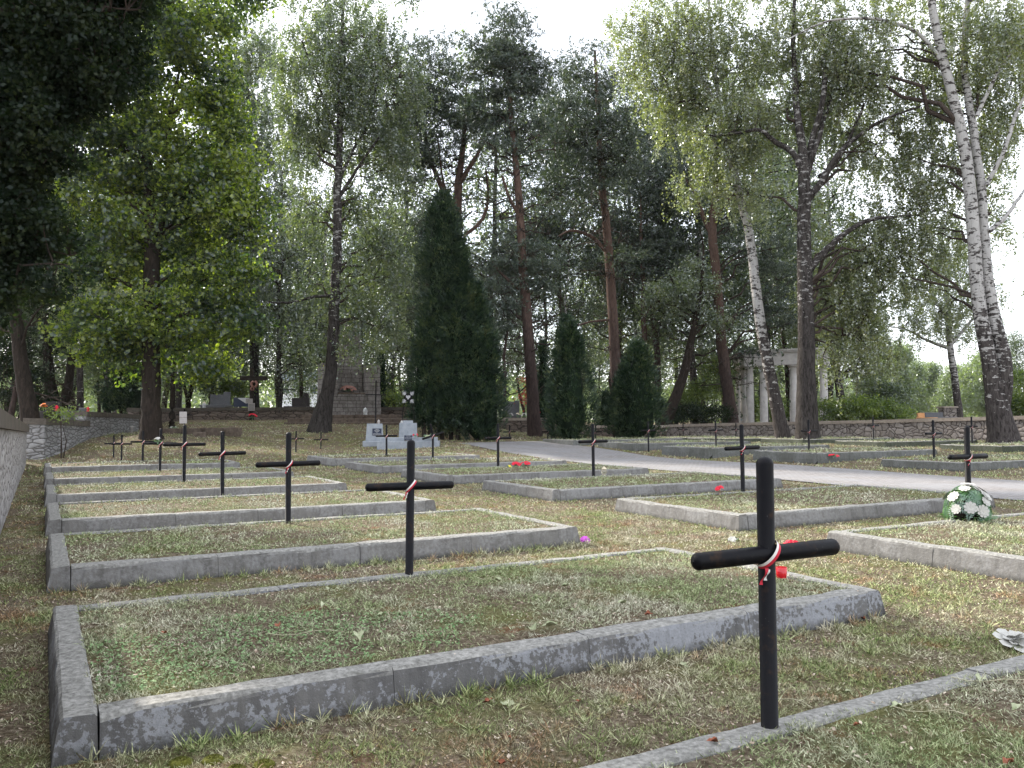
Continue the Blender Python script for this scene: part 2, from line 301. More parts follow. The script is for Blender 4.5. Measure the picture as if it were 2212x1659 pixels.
# bark
def bark(name, a, b, d, kind, sh=.0):
    m = Mt(name, .95, .1); p = m.vec()
    if kind == 'birch':
        l = m.noise(m.vec((3.2, 3.2, 7.5), src=p), 1.0, 4, .65); f = m.noise(m.vec((9, 9, 26), src=p), 1.0, 4); g = m.noise(m.vec((7, 7, 1.7), src=p), 1.6, 5, .7, .6)
        s = m.N('ShaderNodeSeparateXYZ'); m.L(p, s.inputs[0]); hh = m.math('MULTIPLY', s.outputs[2], 1/9.0)      # rough fissured base, smooth white higher up
        k = m.math('ADD', m.math('MULTIPLY', l, 1.25), m.math('MULTIPLY', f, .25)); k = m.math('ADD', k, m.math('MULTIPLY', m.math('SUBTRACT', .62+sh, m.math('MINIMUM', hh, .80)), .42))
        c = m.mix(m.ramp(k, [(.75, g3(0)), (.81, g3(1))]), m.mix(m.ramp(g, [(.3, g3(0)), (.7, g3(1))]), a, b), m.mix(m.ramp(g, [(.35, g3(0)), (.65, g3(1))]), d, tuple(min(1, q*4+.02) for q in d)))
        m.col(c).bump(g, .7, .03)
    else:
        g = m.noise(m.vec((6, 6, 1.3), src=p), 1.8, 6, .7, .8); s = m.N('ShaderNodeSeparateXYZ'); m.L(p, s.inputs[0])
        if kind == 'pine':
            hh = m.math('MULTIPLY', s.outputs[2], 1/15.0); lo = m.ramp(g, [(.35, d), (.7, tuple(q*3.2 for q in d))]); hi = m.ramp(g, [(.35, a), (.7, b)]); c = m.mix(m.ramp(hh, [(.25, g3(0)), (.7, g3(1))]), lo, hi)
        else: c = m.ramp(g, [(.3, d), (.55, a), (.75, b)])
        m.col(c).bump(g, 1.0, .04)
    return m.m
M['birch_dark'] = bark('fissured_birch_bark', (.18, .17, .165), (.30, .29, .28), (.012, .010, .009), 'birch', .50); M['birch'] = bark('birch_bark', (.30, .29, .28), (.46, .445, .43), (.018, .015, .014), 'birch', .10); M['pine'] = bark('pine_bark', (.07, .046, .037), (.15, .096, .076), (.028, .02, .018), 'pine')
M['bark'] = bark('dark_bark', (.035, .027, .022), (.075, .06, .048), (.010, .008, .007), 'dark'); M['twig'] = simple('twig_bark', (.05, .038, .032), .9, .1, .3, 4)
# foliage
M['moss'] = simple('moss', (.085, .09, .018), .95, .1, .4, 60)
M['l_birch'] = leaf_mat('birch_leaf', [(.25, (.09, .115, .06)), (.5, (.165, .185, .10)), (.72, (.25, .25, .13)), (.85, (.32, .29, .14))], .58, .14, 1.3, 1.15)
M['l_birchg'] = leaf_mat('grey_birch_leaf', [(.25, (.045, .068, .048)), (.5, (.09, .115, .075)), (.72, (.17, .19, .10)), (.88, (.26, .25, .12))], .55, .12, 1.0, 1.25)
M['l_maple'] = leaf_mat('maple_leaf', [(.25, (.012, .028, .018)), (.46, (.028, .052, .026)), (.58, (.09, .125, .03)), (.74, (.25, .28, .05))], .55, .05, .45, 1.5)
M['l_dark'] = leaf_mat('dark_leaf', [(.25, (.006, .012, .007)), (.6, (.014, .024, .012)), (.85, (.04, .05, .018))], .3, .015)  # near black: the shade of the near crown is put into this colour
M['l_pine'] = leaf_mat('pine_needle', [(.25, (.018, .03, .024)), (.5, (.038, .056, .042)), (.8, (.10, .115, .07))], .2, .06)
M['l_thuja'] = leaf_mat('thuja_spray', [(.25, (.007, .017, .010)), (.5, (.015, .034, .018)), (.70, (.05, .08, .032)), (.85, (.12, .13, .05))], .15, .04)
M['l_wood'] = leaf_mat('woodland_leaf', [(.25, (.02, .034, .022)), (.5, (.042, .062, .036)), (.8, (.10, .12, .05))], .45, .08, .4)
M['l_bush'] = leaf_mat('bush_leaf', [(.25, (.04, .065, .02)), (.5, (.085, .12, .03)), (.8, (.19, .22, .045))], .5, .05)
M['l_red'] = leaf_mat('red_leaf', [(.25, (.2, .02, .02)), (.6, (.42, .05, .04)), (.85, (.5, .12, .09))], .4, .04, 1.3, .9)
M['l_hazed'] = leaf_mat('hazed_leaf', [(.25, (.10, .13, .09)), (.5, (.15, .18, .12)), (.8, (.22, .25, .16))], .45, .08, .4)  # distance haze is put into this leaf colour
M['fern'] = leaf_mat('plastic_fern', [(.3, (.03, .11, .035)), (.6, (.07, .20, .05)), (.85, (.22, .33, .09))], .3, .15, 6, 1.0)
def grass_mat(name, ramps, rust=.59):
    """ramps: list of (dark, light) for green, straw and rusty patches"""
    m = Mt(name, .8, .2); p = m.geo(); q = m.vec((1, 1, 1), src=p); sn = m.N('ShaderNodeVectorMath', operation='SNAP'); sn.inputs[1].default_value = (.017, .017, .017); m.L(p, sn.inputs[0])
    w = m.N('ShaderNodeTexWhiteNoise'); m.L(sn.outputs[0], w.inputs['Vector']); f = w.outputs['Value']
    cs = [m.ramp(f, [(0, a), (.55, tuple((x+y)/2 for x, y in zip(a, b))), (1, b)]) for a, b in ramps]
    a = m.noise(p, 1.25, 5, .7); b = m.noise(m.vec((1, 1, 1), src=p, rot=(0, 0, 1.1)), .55, 4, .7); c_ = m.noise(m.vec((1.3, 1.3, 1.3), src=p, rot=(.4, 0, 2.3)), 1.5, 5, .75)
    g = m.mix(m.ramp(m.math('ADD', m.math('MULTIPLY', a, .6), m.math('MULTIPLY', b, .4)), [(.46, g3(1)), (.58, g3(0))]), cs[1], cs[0])
    m.col(m.mix(m.ramp(c_, [(rust, g3(0)), (rust+.08, g3(.85))]), g, cs[2])); return m.m
M['grass'] = grass_mat('mown_grass', [((.075, .125, .03), (.47, .51, .24)), ((.19, .165, .09), (.78, .73, .57)), ((.14, .055, .03), (.55, .36, .22))], .525)
M['bedgrass'] = grass_mat('bed_grass', [((.085, .13, .04), (.50, .55, .30)), ((.16, .16, .09), (.78, .76, .61)), ((.14, .09, .055), (.60, .47, .34))])
def flat_mat(name, a, b, rough=.75):
    m = Mt(name, rough, .25); return m.col(m.ramp(m.noise(m.geo(), 25, 3), [(.3, a), (.7, b)])).m
M['clover'] = flat_mat('clover', (.055, .13, .035), (.28, .38, .19)); M['litter'] = flat_mat('dry_litter', (.16, .09, .055), (.66, .57, .46))
M['deadleaf'] = flat_mat('fallen_leaf', (.20, .24, .12), (.46, .47, .32)); M['rustleaf'] = flat_mat('rusty_leaf', (.18, .05, .03), (.34, .13, .07)); M['reed'] = flat_mat('straw', (.30, .28, .17), (.5, .46, .34))
# ------------------------------------------------------------------ ground
ax = np.concatenate([[-1500, -700, -350, -180, -110, -75, -58], np.arange(-46, 54.01, .5), [62, 80, 120, 200, 400, 800, 1500]])
ay = np.concatenate([[-200, -80, -30, -15], np.arange(-8, 66.01, .5), [72, 80, 95, 120, 160, 250, 400, 800, 2000]])
gx, gy = np.meshgrid(ax, ay); gz = zf(gx, gy)+(fbm(gx*.9, gy*.9, 3)-.5)*.03
nx, ny = len(ax), len(ay); i = np.arange(ny-1)[:, None]*nx; j = np.arange(nx-1)[None]
gm = MB(); gm.add(np.stack([gx, gy, gz], -1).reshape(-1, 3), np.stack([i+j, i+j+1, i+nx+j+1, i+nx+j], -1).reshape(-1, 4))
tag(gm.build('ground', M['ground']), kind='structure')
# paved path between the middle and the right rows
def strip(name, us, vfun, mat, dz, nv=14):
    mb = MB(); V = []
    for u in us:
        a, b = vfun(u)
        for q in np.linspace(0, 1, nv): x, y = uv(u, a+(b-a)*q); V.append((x, y))
    V = np.array(V); z = zf(V[:, 0], V[:, 1])+dz; n = len(us); i = np.arange(n-1)[:, None]*nv; j = np.arange(nv-1)[None]
    mb.add(np.column_stack([V, z]), np.stack([i+j, i+j+1, i+nv+j+1, i+nv+j], -1).reshape(-1, 4)); return tag(mb.build(name, mat), kind='structure')
def path_v(u): return (15.25+.03*max(u, 0)+.12*math.sin(u*.7), 20.6+.25*math.sin(u*.5+1))
strip('path', np.arange(-12, 29.1, .5), path_v, M['paving'], .016)

# ------------------------------------------------------------------ grave beds
BEDS = []
PROF = [(0, -.2), (0, 0), (.026, .175), (.032, .196), (.05, .208), (.165, .212), (.180, .202), (.184, -.05)]
def kerb(mb, a, b, out, zt, sa=0, sb=0, jit=0.0):
    """one kerb stone from a to b (xy); out = unit vector outward; sa/sb batter the end faces"""
    a, b, out = np.array(a), np.array(b), np.array(out); d = (b-a)/np.linalg.norm(b-a); rows = []
    Lk = np.linalg.norm(b-a); nn = max(2, int(Lk/.16)+1)
    for q in np.linspace(0, 1, nn):
        p0 = a+(b-a)*q; s = sa if q == 0 else (-sb if q == 1 else 0); w_ = KR.normal(0, .0028, (len(PROF), 2)); w_[:2] *= .3
        rows.append([(*(p0-out*(dd+w_[i_, 0])+d*s*min(.035, max(0, zz)*.17)), zt-.212+zz+jit+(w_[i_, 1] if zz > .1 else 0)) for i_, (dd, zz) in enumerate(PROF)])
    n = len(PROF); v = np.array(rows).reshape(-1, 3); f = [(k_*n+q, k_*n+q+1, (k_+1)*n+q+1, (k_+1)*n+q) for k_ in range(nn-1) for q in range(n-1)]
    mb.add(v, f, 0, False); base = mb.n-nn*n
    mb.f.append((np.array([[base+q for q in range(n)][::-1]]), 0, False)); mb.f.append((np.array([[base+(nn-1)*n+q for q in range(n)]]), 0, False))
KR = rs(99)
UW, VW = np.array([UX, UY]), np.array([VX, VY])
def bed(u0, v0, w, L, label, ztop=None, seed=1, nj=4, km='kerb'):
    r = random.Random(seed); cx, cy = uv(u0+w/2, v0+L/2); zt = ztop if ztop is not None else z1(cx, cy)+.2
    t = thing('grave_bed', (*uv(u0+w/2, v0+L/2), zt-.21), label, 'grave', 'kerbed grave beds in rows')
    K = .184; g = .004
    def pt(u, v): return np.array(uv(u, v))
    for side, v, o in ((-1, v0, -VW), (1, v0+L, VW)):
        mb = MB(); kerb(mb, pt(u0, v), pt(u0+w*.52, v), o, zt, 1, 0, .003); kerb(mb, pt(u0+w*.52+g, v), pt(u0+w, v), o, zt, 0, 1, -.002)
        mb.build('kerb', M[km], t)
    for u, o, bb in ((u0, -UW, 0), (u0+w, UW, 1)):
        mb = MB(); a, b = v0+K+g, v0+L-K-g; cuts = [a]+sorted(a+(b-a)*(k+r.uniform(-.08, .08))/nj for k in range(1, nj))+[b]
        for c0, c1 in zip(cuts[:-1], cuts[1:]): kerb(mb, pt(u, c0+(g if c0 != a else 0)), pt(u, c1), o, zt-.002, 0, 0, r.uniform(-.004, .003))
        mb.build('kerb', M[km], t)
    BEDS.append(dict(u0=u0, v0=v0, w=w, L=L, zt=zt, t=t)); return t
pos = ['nearest', 'second', 'third', 'fourth', 'fifth', 'sixth']
bed(-4.05, 0, 2.6, 5.5, 'grave bed in the lower right corner with the nearest large black cross', .21, 11)
for k, (u, z) in enumerate(((-.03, .195), (3.98, .21), (7.75, .21), (11.75, .21), (15.7, .22), (20.4, .23))):
    tx = ['large grave bed across the foreground with patchy whitewashed kerb and green clover corner', 'second grave bed of the left row, behind the large foreground bed', 'third grave bed of the left row, its kerb ending beside a cross ribbon',
          'fourth grave bed of the left row, a step behind the third', 'fifth grave bed of the left row, with a sunlit strip of grass', 'farthest grave bed of the left row, at the foot of the mound'][k]
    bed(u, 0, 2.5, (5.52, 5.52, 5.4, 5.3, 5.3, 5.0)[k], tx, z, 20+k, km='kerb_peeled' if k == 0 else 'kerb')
for k, (u, L) in enumerate(((-.35, 6.4), (3.9, 5.9), (8.35, 5.9), (12.65, 5.85), (16.9, 6.2), (20.8, 5.3))):
    tx = ['grave bed at the right edge carrying the white flower wreath', 'grave bed of the middle row with a single red flower by its far kerb', 'grave bed of the middle row with a glass lantern standing on its far edge',
          'grave bed of the middle row with a pair of crimson bouquets', 'grave bed of the middle row behind the one with crimson bouquets', 'farthest grave bed of the middle row, close to the small white plinths'][k]
    bed(u, 8.05-(.3 if k == 0 else .05*k), 2.7, L, tx, (.21, .21, .21, .21, .215, .25)[k], 40+k)
for k, (px, py, D) in enumerate(((2081, 1016, 22.6), (1758, 999, 26.2), (1531, 987, 29.6), (1373, 978, 33.2), (1238, 974, 36))):
    x, y, z = P(px, py, D); u_, v_ = touv(x, y)
    tx = ['nearest grave bed beyond the paved path at the right edge', 'grave bed beyond the path with a red bouquet lying on it', 'third grave bed along the far side of the path', 'fourth grave bed along the far side of the path, in front of the right conifer', 'farthest grave bed along the far side of the path'][k]
    bed(u_, v_, 2.6, 6.6, tx, None, 60+k, km='kerb_dark')
for k, (px, py, D) in enumerate(((2165, 975, 30.5), (1912, 968, 33.5), (1734, 963, 36.5), (1560, 961, 39), (1400, 960, 42))):
    x, y, z = P(px, py, D); u_, v_ = touv(x, y)
    tx = ['mossy grave bed by the rubble wall, rightmost', 'mossy grave bed by the rubble wall, second from the right', 'mossy grave bed by the rubble wall, third from the right', 'mossy grave bed by the rubble wall, fourth from the right', 'mossy grave bed by the rubble wall, leftmost beside the conifer'][k]
    bed(u_, v_, 2.5, 6.6, tx, None, 80+k, km='kerb_mossy')
x, y, z = P(350, 941, 36)
# dark kerb strip up on the mound
tb = thing('kerb_strip', P(430, 940, 36), 'long low dark kerb lying across the mound behind the left crosses', 'kerb')
mb = MB(); 
for k in range(4):
    a, b = P(345+44*k, 938, 36.2), P(345+44*(k+1)-1, 937, 35.8); kerb(mb, a[:2], b[:2], (0, -1), P(430, 925.5-.7*k, 36)[2])
mb.build('kerb', M['step'], tb)

# ------------------------------------------------------------------ grass
R = rs(5)
def sample(d0, d1, n, ang=.74):
    D = np.sqrt(R.random(n)*(d1*d1-d0*d0)+d0*d0); t = (R.random(n)*2-1)*ang; return D*np.sin(t)*1.0, D*np.cos(t)
bands = [(1.9, 4.6, 150000, .032, .0034), (4.6, 7.5, 170000, .038, .0045), (7.5, 13, 190000, .042, .007), (13, 24, 170000, .05, .013), (24, 50, 150000, .08, .028)]
bedgrass = {k: [] for k in range(len(BEDS))}; field = []
def vdens(x, y): return fbm(x*1.6, y*1.6, 7)
for d0, d1, n, ln, wd in bands:
    x, y = sample(d0, d1, n); dn = vdens(x, y); tuft = vnoise(x*9, y*9, 31)
    keep = R.random(n) < np.clip(.30+(dn-.3)*2.2, .22, 1)*np.clip(.22+tuft*1.15, .1, 1); x, y, dn, tuft = x[keep], y[keep], dn[keep], tuft[keep]
    u, v = touv(x, y)
    own = np.full(len(x), -1); bad = np.zeros(len(x), bool)
    for k, b in enumerate(BEDS):
        ins = (u > b['u0']+.17) & (u < b['u0']+b['w']-.13) & (v > b['v0']+.17) & (v < b['v0']+b['L']-.17)
        outer = (u > b['u0']-.004) & (u < b['u0']+b['w']+.004) & (v > b['v0']-.004) & (v < b['v0']+b['L']+.004); own[ins] = k; bad |= outer & ~ins
    a, c = 15.25+.03*np.maximum(u, 0)+.12*np.sin(u*.7), 20.6+.25*np.sin(u*.5+1); edge = .5*(vnoise(x*2.5, y*2.5, 77)-.35)*vnoise(x*9, y*9, 78)
    bad |= (v > a+edge) & (v < c-edge) & (u < 29); bad |= v < -.5
    ok = ~bad; x, y, u, v, own, dn, tuft = x[ok], y[ok], u[ok], v[ok], own[ok], dn[ok], tuft[ok]
    z = zf(x, y)+(fbm(x*.9, y*.9, 3)-.5)*.03
    for k, b in enumerate(BEDS): z[own == k] = b['zt']-.010
    m = len(x); lean = R.normal(0, .85, (m, 2)); up = .25+R.random(m)*.9; d = unit(np.column_stack([lean, up])); L = ln*(.5+R.random(m)*.9)*(.6+.9*tuft)
    sv = unit(np.cross(d, R.normal(0, 1, (m, 3)))); c = np.column_stack([x, y, z-.004])+d*L[:, None]*.5
    A, B = d*(L*.5)[:, None], sv*(wd*.5*(.6+R.random(m)*.8))[:, None]
    for k in list(bedgrass)+[-1]:
        s = own == k
        if s.any(): (field if k < 0 else bedgrass[k]).append((c[s], A[s], B[s]))
# long weed tufts
def tufts(n, box, key):
    cs, As, Bs = [], [], []
    for _ in range(n):
        u, v = R.uniform(box[0], box[1]), R.uniform(box[2], box[3]); x, y = uv(u, v); zz = z1(x, y); m = 16
        d = unit(np.column_stack([R.normal(0, .7, (m, 2)), np.full(m, .8)])); L = R.uniform(.05, .13, m); cs.append(np.array([x, y, zz])+d*L[:, None]*.5+np.column_stack([R.normal(0, .012, (m, 2)), np.zeros(m)]))
        As.append(d*L[:, None]*.5); Bs.append(unit(np.cross(d, R.normal(0, 1, (m, 3))))*.003)
    key.append((np.concatenate(cs), np.concatenate(As), np.concatenate(Bs)))
tufts(170, (-1.4, -.05, -.3, 6.5), field); tufts(60, (-.16, -.03, 0, 5.5), field); tufts(50, (3.8, 3.94, 0, 5.5), field); tufts(60, (-.2, 2.4, 5.6, 5.75), field); tufts(90, (2.55, 3.95, -.3, 7.5), field); tufts(70, (-1.5, 8, 5.6, 7.6), field); tufts(25, (7, 7.7, 0, 6), field)
fm = MB()
for q in field: fm.leaves(*q)
tag(fm.build('grass', M['grass']), 'short mown grass with straw and moss growing between the grave beds', 'grass', kind='stuff')
for k, b in enumerate(BEDS):
    mb = MB(); nu, nv = 14, 34; us = np.linspace(b['u0']+.15, b['u0']+b['w']-.15, nu); vs = np.linspace(b['v0']+.15, b['v0']+b['L']-.15, nv)
    gu, gv = np.meshgrid(us, vs); X = O0[0]+gu*UX+gv*VX; Y = O0[1]+gu*UY+gv*VY; Z = b['zt']-.022+(fbm(X*3, Y*3, 9)-.5)*.03; i = np.arange(nv-1)[:, None]*nu; j = np.arange(nu-1)[None]
    mb.add(np.stack([X, Y, Z], -1).reshape(-1, 3), np.stack([i+j, i+j+1, i+nu+j+1, i+nu+j], -1).reshape(-1, 4), 0)
    for q in bedgrass[k]: mb.leaves(*q, m=1)
    if k == 1:       # clover in the corner of the large foreground bed
        m = 15000; u = .19+2.1*R.random(m); v = .19+3.4*R.random(m); s = vnoise(u*3, v*3, 5)+.4*vnoise(u*13, v*13, 6) > .30+.55*np.hypot((u-.75)/.8, (v-1.05)/1.15)**2; u, v = u[s], v[s]; m = len(u); x, y = uv(u, v)
        c = np.column_stack([x, y, b['zt']+R.random(m)*.022]); nrm = unit(np.column_stack([R.normal(0, .45, (m, 2)), np.ones(m)])); a = unit(np.cross(nrm, R.normal(0, 1, (m, 3)))); bb = np.cross(nrm, a); sz = R.uniform(.004, .013, m)[:, None]
        mb.leaves(c, a*sz, bb*sz*.7, 2)
    mb.build('turf', [M['soil'], M['bedgrass'], M['clover']], b['t'])
# litter of needles, chips and leaf scraps
n = 95000; x, y = sample(1.9, 15, n); u, v = touv(x, y); z = zf(x, y)+(fbm(x*.9, y*.9, 3)-.5)*.03; bad = (v < -.45) | ((v > 15.2) & (v < 21)); inb = np.zeros(n, bool)
for b in BEDS:
    i1 = (u > b['u0']+.05) & (u < b['u0']+b['w']-.05) & (v > b['v0']+.05) & (v < b['v0']+b['L']-.05); i0 = (u > b['u0']-.01) & (u < b['u0']+b['w']+.01) & (v > b['v0']-.01) & (v < b['v0']+b['L']+.01)
    inn = (u > b['u0']+.19) & (u < b['u0']+b['w']-.19) & (v > b['v0']+.19) & (v < b['v0']+b['L']-.19)
    inb |= i1; z[i1] = b['zt']+.003; z[inn] = b['zt']-.004; bad |= i0 & ~i1; bad |= i1 & ~inn & (R.random(n) > .12)
s = ~bad & (R.random(n) < (.25+.9*vnoise(x*2.2, y*2.2, 15))*np.where(inb, .45, 1)); x, y, z = x[s], y[s], z[s]; m = len(x)
nrm = unit(np.column_stack([R.normal(0, .4, (m, 2)), np.ones(m)])); a = unit(np.cross(nrm, R.normal(0, 1, (m, 3)))); bb = np.cross(nrm, a); sz = R.uniform(.003, .015, m)[:, None]
lm = MB(); lm.leaves(np.column_stack([x, y, z+.006]), a*sz, bb*sz*R.uniform(.12, .7, (m, 1))); tag(lm.build('leaf_litter', M['litter']), 'dry needles, leaf scraps and chips scattered over the turf', 'leaf litter', kind='stuff')

# ------------------------------------------------------------------ crosses
def dome(p0, p1, r, n=5):
    p0, p1 = np.array(p0, float), np.array(p1, float); d = unit(p1-p0); L = np.linalg.norm(p1-p0); ts = [0]; rr = [r]
    q = [p0]; rr = [r]
    for k in range(n+1):
        a = k/n*math.pi/2; q.append(p1-d*r*.8*(1-math.sin(a))); rr.append(max(r*math.cos(a), .002))
    return q, rr
def cross_parts(t, H=1.1, bend=0.0, bendp=0.0, bar=.80, r=.0345, ribbon=True):
    hb = H*.645; c = np.array([0, 0, hb]); ca, sa = math.cos(bend), math.sin(bend); cp, sp = math.cos(bendp), math.sin(bendp)
    mb = MB(); top = c+np.array([sp, 0, cp])*(H-hb)
    q, rr = dome((0, 0, -.25), top, r)
    if bendp: q.insert(1, c.copy()); rr.insert(1, r)
    mb.tube(q, rr, 18); mb.build('post', M['black'], t, origin=(0, 0, 0))
    mb = MB(); d = np.array([ca, 0, sa]); q1, r1 = dome((0, 0, 0), d*bar/2, r*.985); q2, r2 = dome((0, 0, 0), -d*bar/2, r*.985)
    pts = [p for p in q2[::-1]]+q1[1:]; mb.tube([p+c+np.array([0, -.008, 0]) for p in pts], r2[::-1]+r1[1:], 18); mb.build('crossbar', M['black'], t, origin=(0, 0, 0))
    if ribbon:
        mb = MB(); n = 28
        for m_, off in ((0, .0065), (1, -.0065)):
            V = []
            for k in range(n):
                a = 2*math.pi*k/n; dd = np.array([math.cos(a)*.043, math.sin(a)*(r+.016) - .004, math.cos(a)*.048]); nrm = np.array([-.72, 0, .70])
                for e in (-.0065, .0065): V.append(c+dd+nrm*(off+e))
            f = [(2*k, 2*((k+1) % n), 2*((k+1) % n)+1, 2*k+1) for k in range(n)]; mb.add(V, f, m_)
        for m_, x0, z0, x1 in ((1, -.040, -.045, -.062), (0, -.034, -.05, -.04)):
            V = []
            for k in range(6):
                q = k/5; V += [c+np.array([x0+(x1-x0)*q-.005, -.045-.01*math.sin(q*5), z0-.065*q*(1 if m_ else .7)]), c+np.array([x0+(x1-x0)*q+.005, -.048-.01*math.sin(q*5+1), z0-.065*q*(1 if m_ else .7)])]
            mb.add(V, [(2*k, 2*k+1, 2*k+3, 2*k+2) for k in range(5)], m_)
        mb.build('ribbon', [M['ribbon_white'], M['ribbon_red']], t, origin=(0, 0, 0))
CR = [(1663, 1578, 997, 3.42, -9, (1.5, -1.6), 'large black pipe cross in the right foreground, tied with a red and white ribbon'),
 (884, 1233, 953, 6.78, -1, (.3, 0), 'black pipe cross at the far kerb of the large foreground bed, ribbon ends hanging'),
 (622, 1127, 935, 10.06, 0, (0, .2), 'black pipe cross third in the left line, behind the second grave bed'),
 (480, 1068, 932, 13.75, 0, (0, -.2), 'black pipe cross fourth in the left line'),
 (397, 1038, 918, 16.7, 0, (0, .3), 'black pipe cross fifth in the left line, a paper notice showing right above it'),
 (345, 1017, 926, 19.9, 0, (0, 0), 'black pipe cross with pale green flowers tied to its arm'),
 (308, 999, 930, 23.9, 2, (0, 0), 'black pipe cross in the left line, just left of the one with green flowers'),
 (262, 996, 939, 27.0, 5, (0, .5), 'small black cross before the dark mound, right one of the far left pair'),
 (245, 991, 940, 28.5, 2, (0, 0), 'small black cross before the dark mound, left one of the far left pair'),
 (639, 979, 931, 32.5, 0, (0, 0), 'thin black cross on the mound below the curved birch trunk, left one of two'),
 (693, 979, 934, 34.2, 0, (0, 0), 'thin black cross on the mound below the curved birch trunk, right one of two'),
 (835, 985, 918, 27.0, -4, (0, 0), 'black cross in front of the small white plinth with the navy plaque'),
 (935, 989, 915, 26.0, 0, (0, 0), 'bent black cross with tilted arms before the eagle memorial'),
 (1076, 1004, 915, 22.2, -2, (0, -.3), 'black cross in front of the base of the big double conifer'),
 (1101, 960, 918, 40, 0, (0, 0), 'far black cross by the low wall between big conifer and pine trunk'),
 (1183, 960, 918, 40.3, 0, (0, 0), 'far black cross beside the pine trunk, left of the second conifer'),
 (1282, 1023, 916, 18.8, 0, (0, -.8), 'black cross with a glass lantern beside its foot'),
 (1605, 1060, 917.5, 14.3, 0, (0, -.6), 'black cross behind the top of the large foreground cross, red flower to its left'),
 (1401, 967, 910, 33, 2, (0, -.4), 'black cross seen against the rightmost conifer'),
 (1476, 951, 915, 48, 0, (0, 0), 'small far black cross against the sunlit rubble wall'),
 (1547, 968, 908, 31.5, 0, (0, -1), 'leaning brownish black cross before the sunlit rubble wall'),
 (1590, 952, 914, 46, 0, (0, 0), 'small far black cross against the wall below the round columns'),
 (1747.6, 976, 906, 28.8, 0, (0, -.4), 'black cross standing in front of the thick birch trunk'),
 (1726, 954, 909, 43, 0, (0, 0), 'small far black cross just left of the thick birch trunk'),
 (1886.6, 954, 900, 37, 0, (0, 0), 'black cross against the rubble wall, alone right of the thick birch'),
 (2018, 990, 907.4, 25.2, 0, (0, -.4), 'black cross at the right end of the bed with the red bouquet'),
 (2100, 959, 900, 34.5, 0, (0, 0), 'far black cross at the wall beside the twin birch trunk'),
 (2093, 1107, 921.5, 11.1, -2, (.6, -.3), 'black cross rising behind the white flower wreath'),
 (1287, 961, 917, 41, 0, (0, 0), 'far black cross half hidden by the cross with the lantern')]
proto = None; CRT = []
for k, (px, pb, pt_, D, rz, tilt, lab) in enumerate(CR):
    x, y, z = P(px, pb, D); H = (pb-pt_)/FPX*D
    t = thing('grave_cross', (x, y, z), lab, 'cross', 'black pipe crosses of the graves')
    if k == 12: cross_parts(t, H, math.radians(16), -math.radians(13)); t['_o'] = (0, 0, 0)
    elif proto is None: proto = t; cross_parts(t); t['_o'] = (0, 0, 0); t.scale = (H/1.1,)*3
    else:
        for ch in list(proto.children):
            c = ch.copy(); C.collection.objects.link(c); c.parent = t
            if c.name.startswith('ribbon'): c.rotation_euler = (0, 0, random.Random(k).uniform(-.3, .3))
        t.scale = (H/1.1,)*3
    jr = random.Random(k*7+1); j_ = 0 if k == 0 else 1; t.rotation_euler = (math.radians(tilt[0]+j_*jr.uniform(-.7, .7)), math.radians(tilt[1]+j_*jr.uniform(-.6, .6)), TH+math.radians(rz)); CRT.append(t)

for ch in CRT[0].children:
    if ch.name.startswith('crossbar'): ch.scale = (.89, 1, 1)
# ------------------------------------------------------------------ walls
def wall(name, label, pts, tops, thick, mat, copmat, side=1, cop=.10, over=.06, group=None):
    """pts: xy of the visible face, tops: z of the coping top; side=+1 puts the body to the left of the walking direction"""
    P_ = np.array(pts, float); n = len(P_); seg = []; N = []
    for k in range(n):
        a = P_[max(k-1, 0)]; b = P_[min(k+1, n-1)]; d = unit(b-a); N.append(np.array([-d[1], d[0]])*side)
    N = np.array(N); t = thing(name, (*P_[n//2], z1(*P_[n//2])), label, 'wall', group)
    def sweep(mb, off0, off1, zb, zt):
        rows = []
        for k in range(n): rows += [(*(P_[k]+N[k]*off0), zb[k]), (*(P_[k]+N[k]*off0), zt[k]), (*(P_[k]+N[k]*off1), zt[k]), (*(P_[k]+N[k]*off1), zb[k])]
        f = [(4*k+q, 4*k+(q+1) % 4, 4*k+4+(q+1) % 4, 4*k+4+q) for k in range(n-1) for q in range(4)]
        mb.add(rows, f+[(3, 2, 1, 0), (4*n-4, 4*n-3, 4*n-2, 4*n-1)], 0, False)
    zb = [z1(*p)-.35 for p in P_]; mb = MB(); sweep(mb, 0, thick, zb, [q-cop for q in tops]); mb.build('masonry', mat, t)
    mb = MB(); sweep(mb, -over, thick+over, [q-cop+.001 for q in tops], list(tops)); mb.build('coping', copmat, t); return t
def lerp(a, b, n): return [tuple(np.array(a)*(1-q)+np.array(b)*q) for q in np.linspace(0, 1, n)]
us = np.linspace(-7, 27.6, 14); wall('stone_wall', 'rough grey rubble wall running back along the left edge, capped by dark slabs', [uv(u, -.5) for u in us], [1.82-.0165*(u+7) for u in us], .42, M['leftrubble'], M['darkcoping'], 1, .2, .07)
def pw(l): return [P(a, 900, D)[:2] for a, yt, D in l], [P(a, yt, D)[2] for a, yt, D in l]
a, b = pw([(50, 903, 28.0), (97, 904, 28.3), (140, 906, 29.7), (192, 909, 32.5)]); wall('stone_wall', 'coursed stone wall piece at the left with a yellow green plant on top', a, b, .4, M['coursed'], M['darkcoping'], 1, .22, .06)
a, b = pw([(185, 889, 32.4), (240, 892, 34.7), (300, 896, 38)]); wall('stone_wall', 'curving stone wall piece left of the thick dark trunk, a red lantern on top', a, b, .4, M['coursed'], M['darkcoping'], 1, .2, .06)
a, b = pw([(296, 881, 37.9), (340, 882.5, 44), (400, 881, 50), (520, 880, 50), (678, 879.5, 50)]); wall('stone_wall', 'low dark coursed wall behind the mound, left of the stone monument', a, b, .4, M['darkcoursed'], M['darkcoping'], 1, .2, .06)
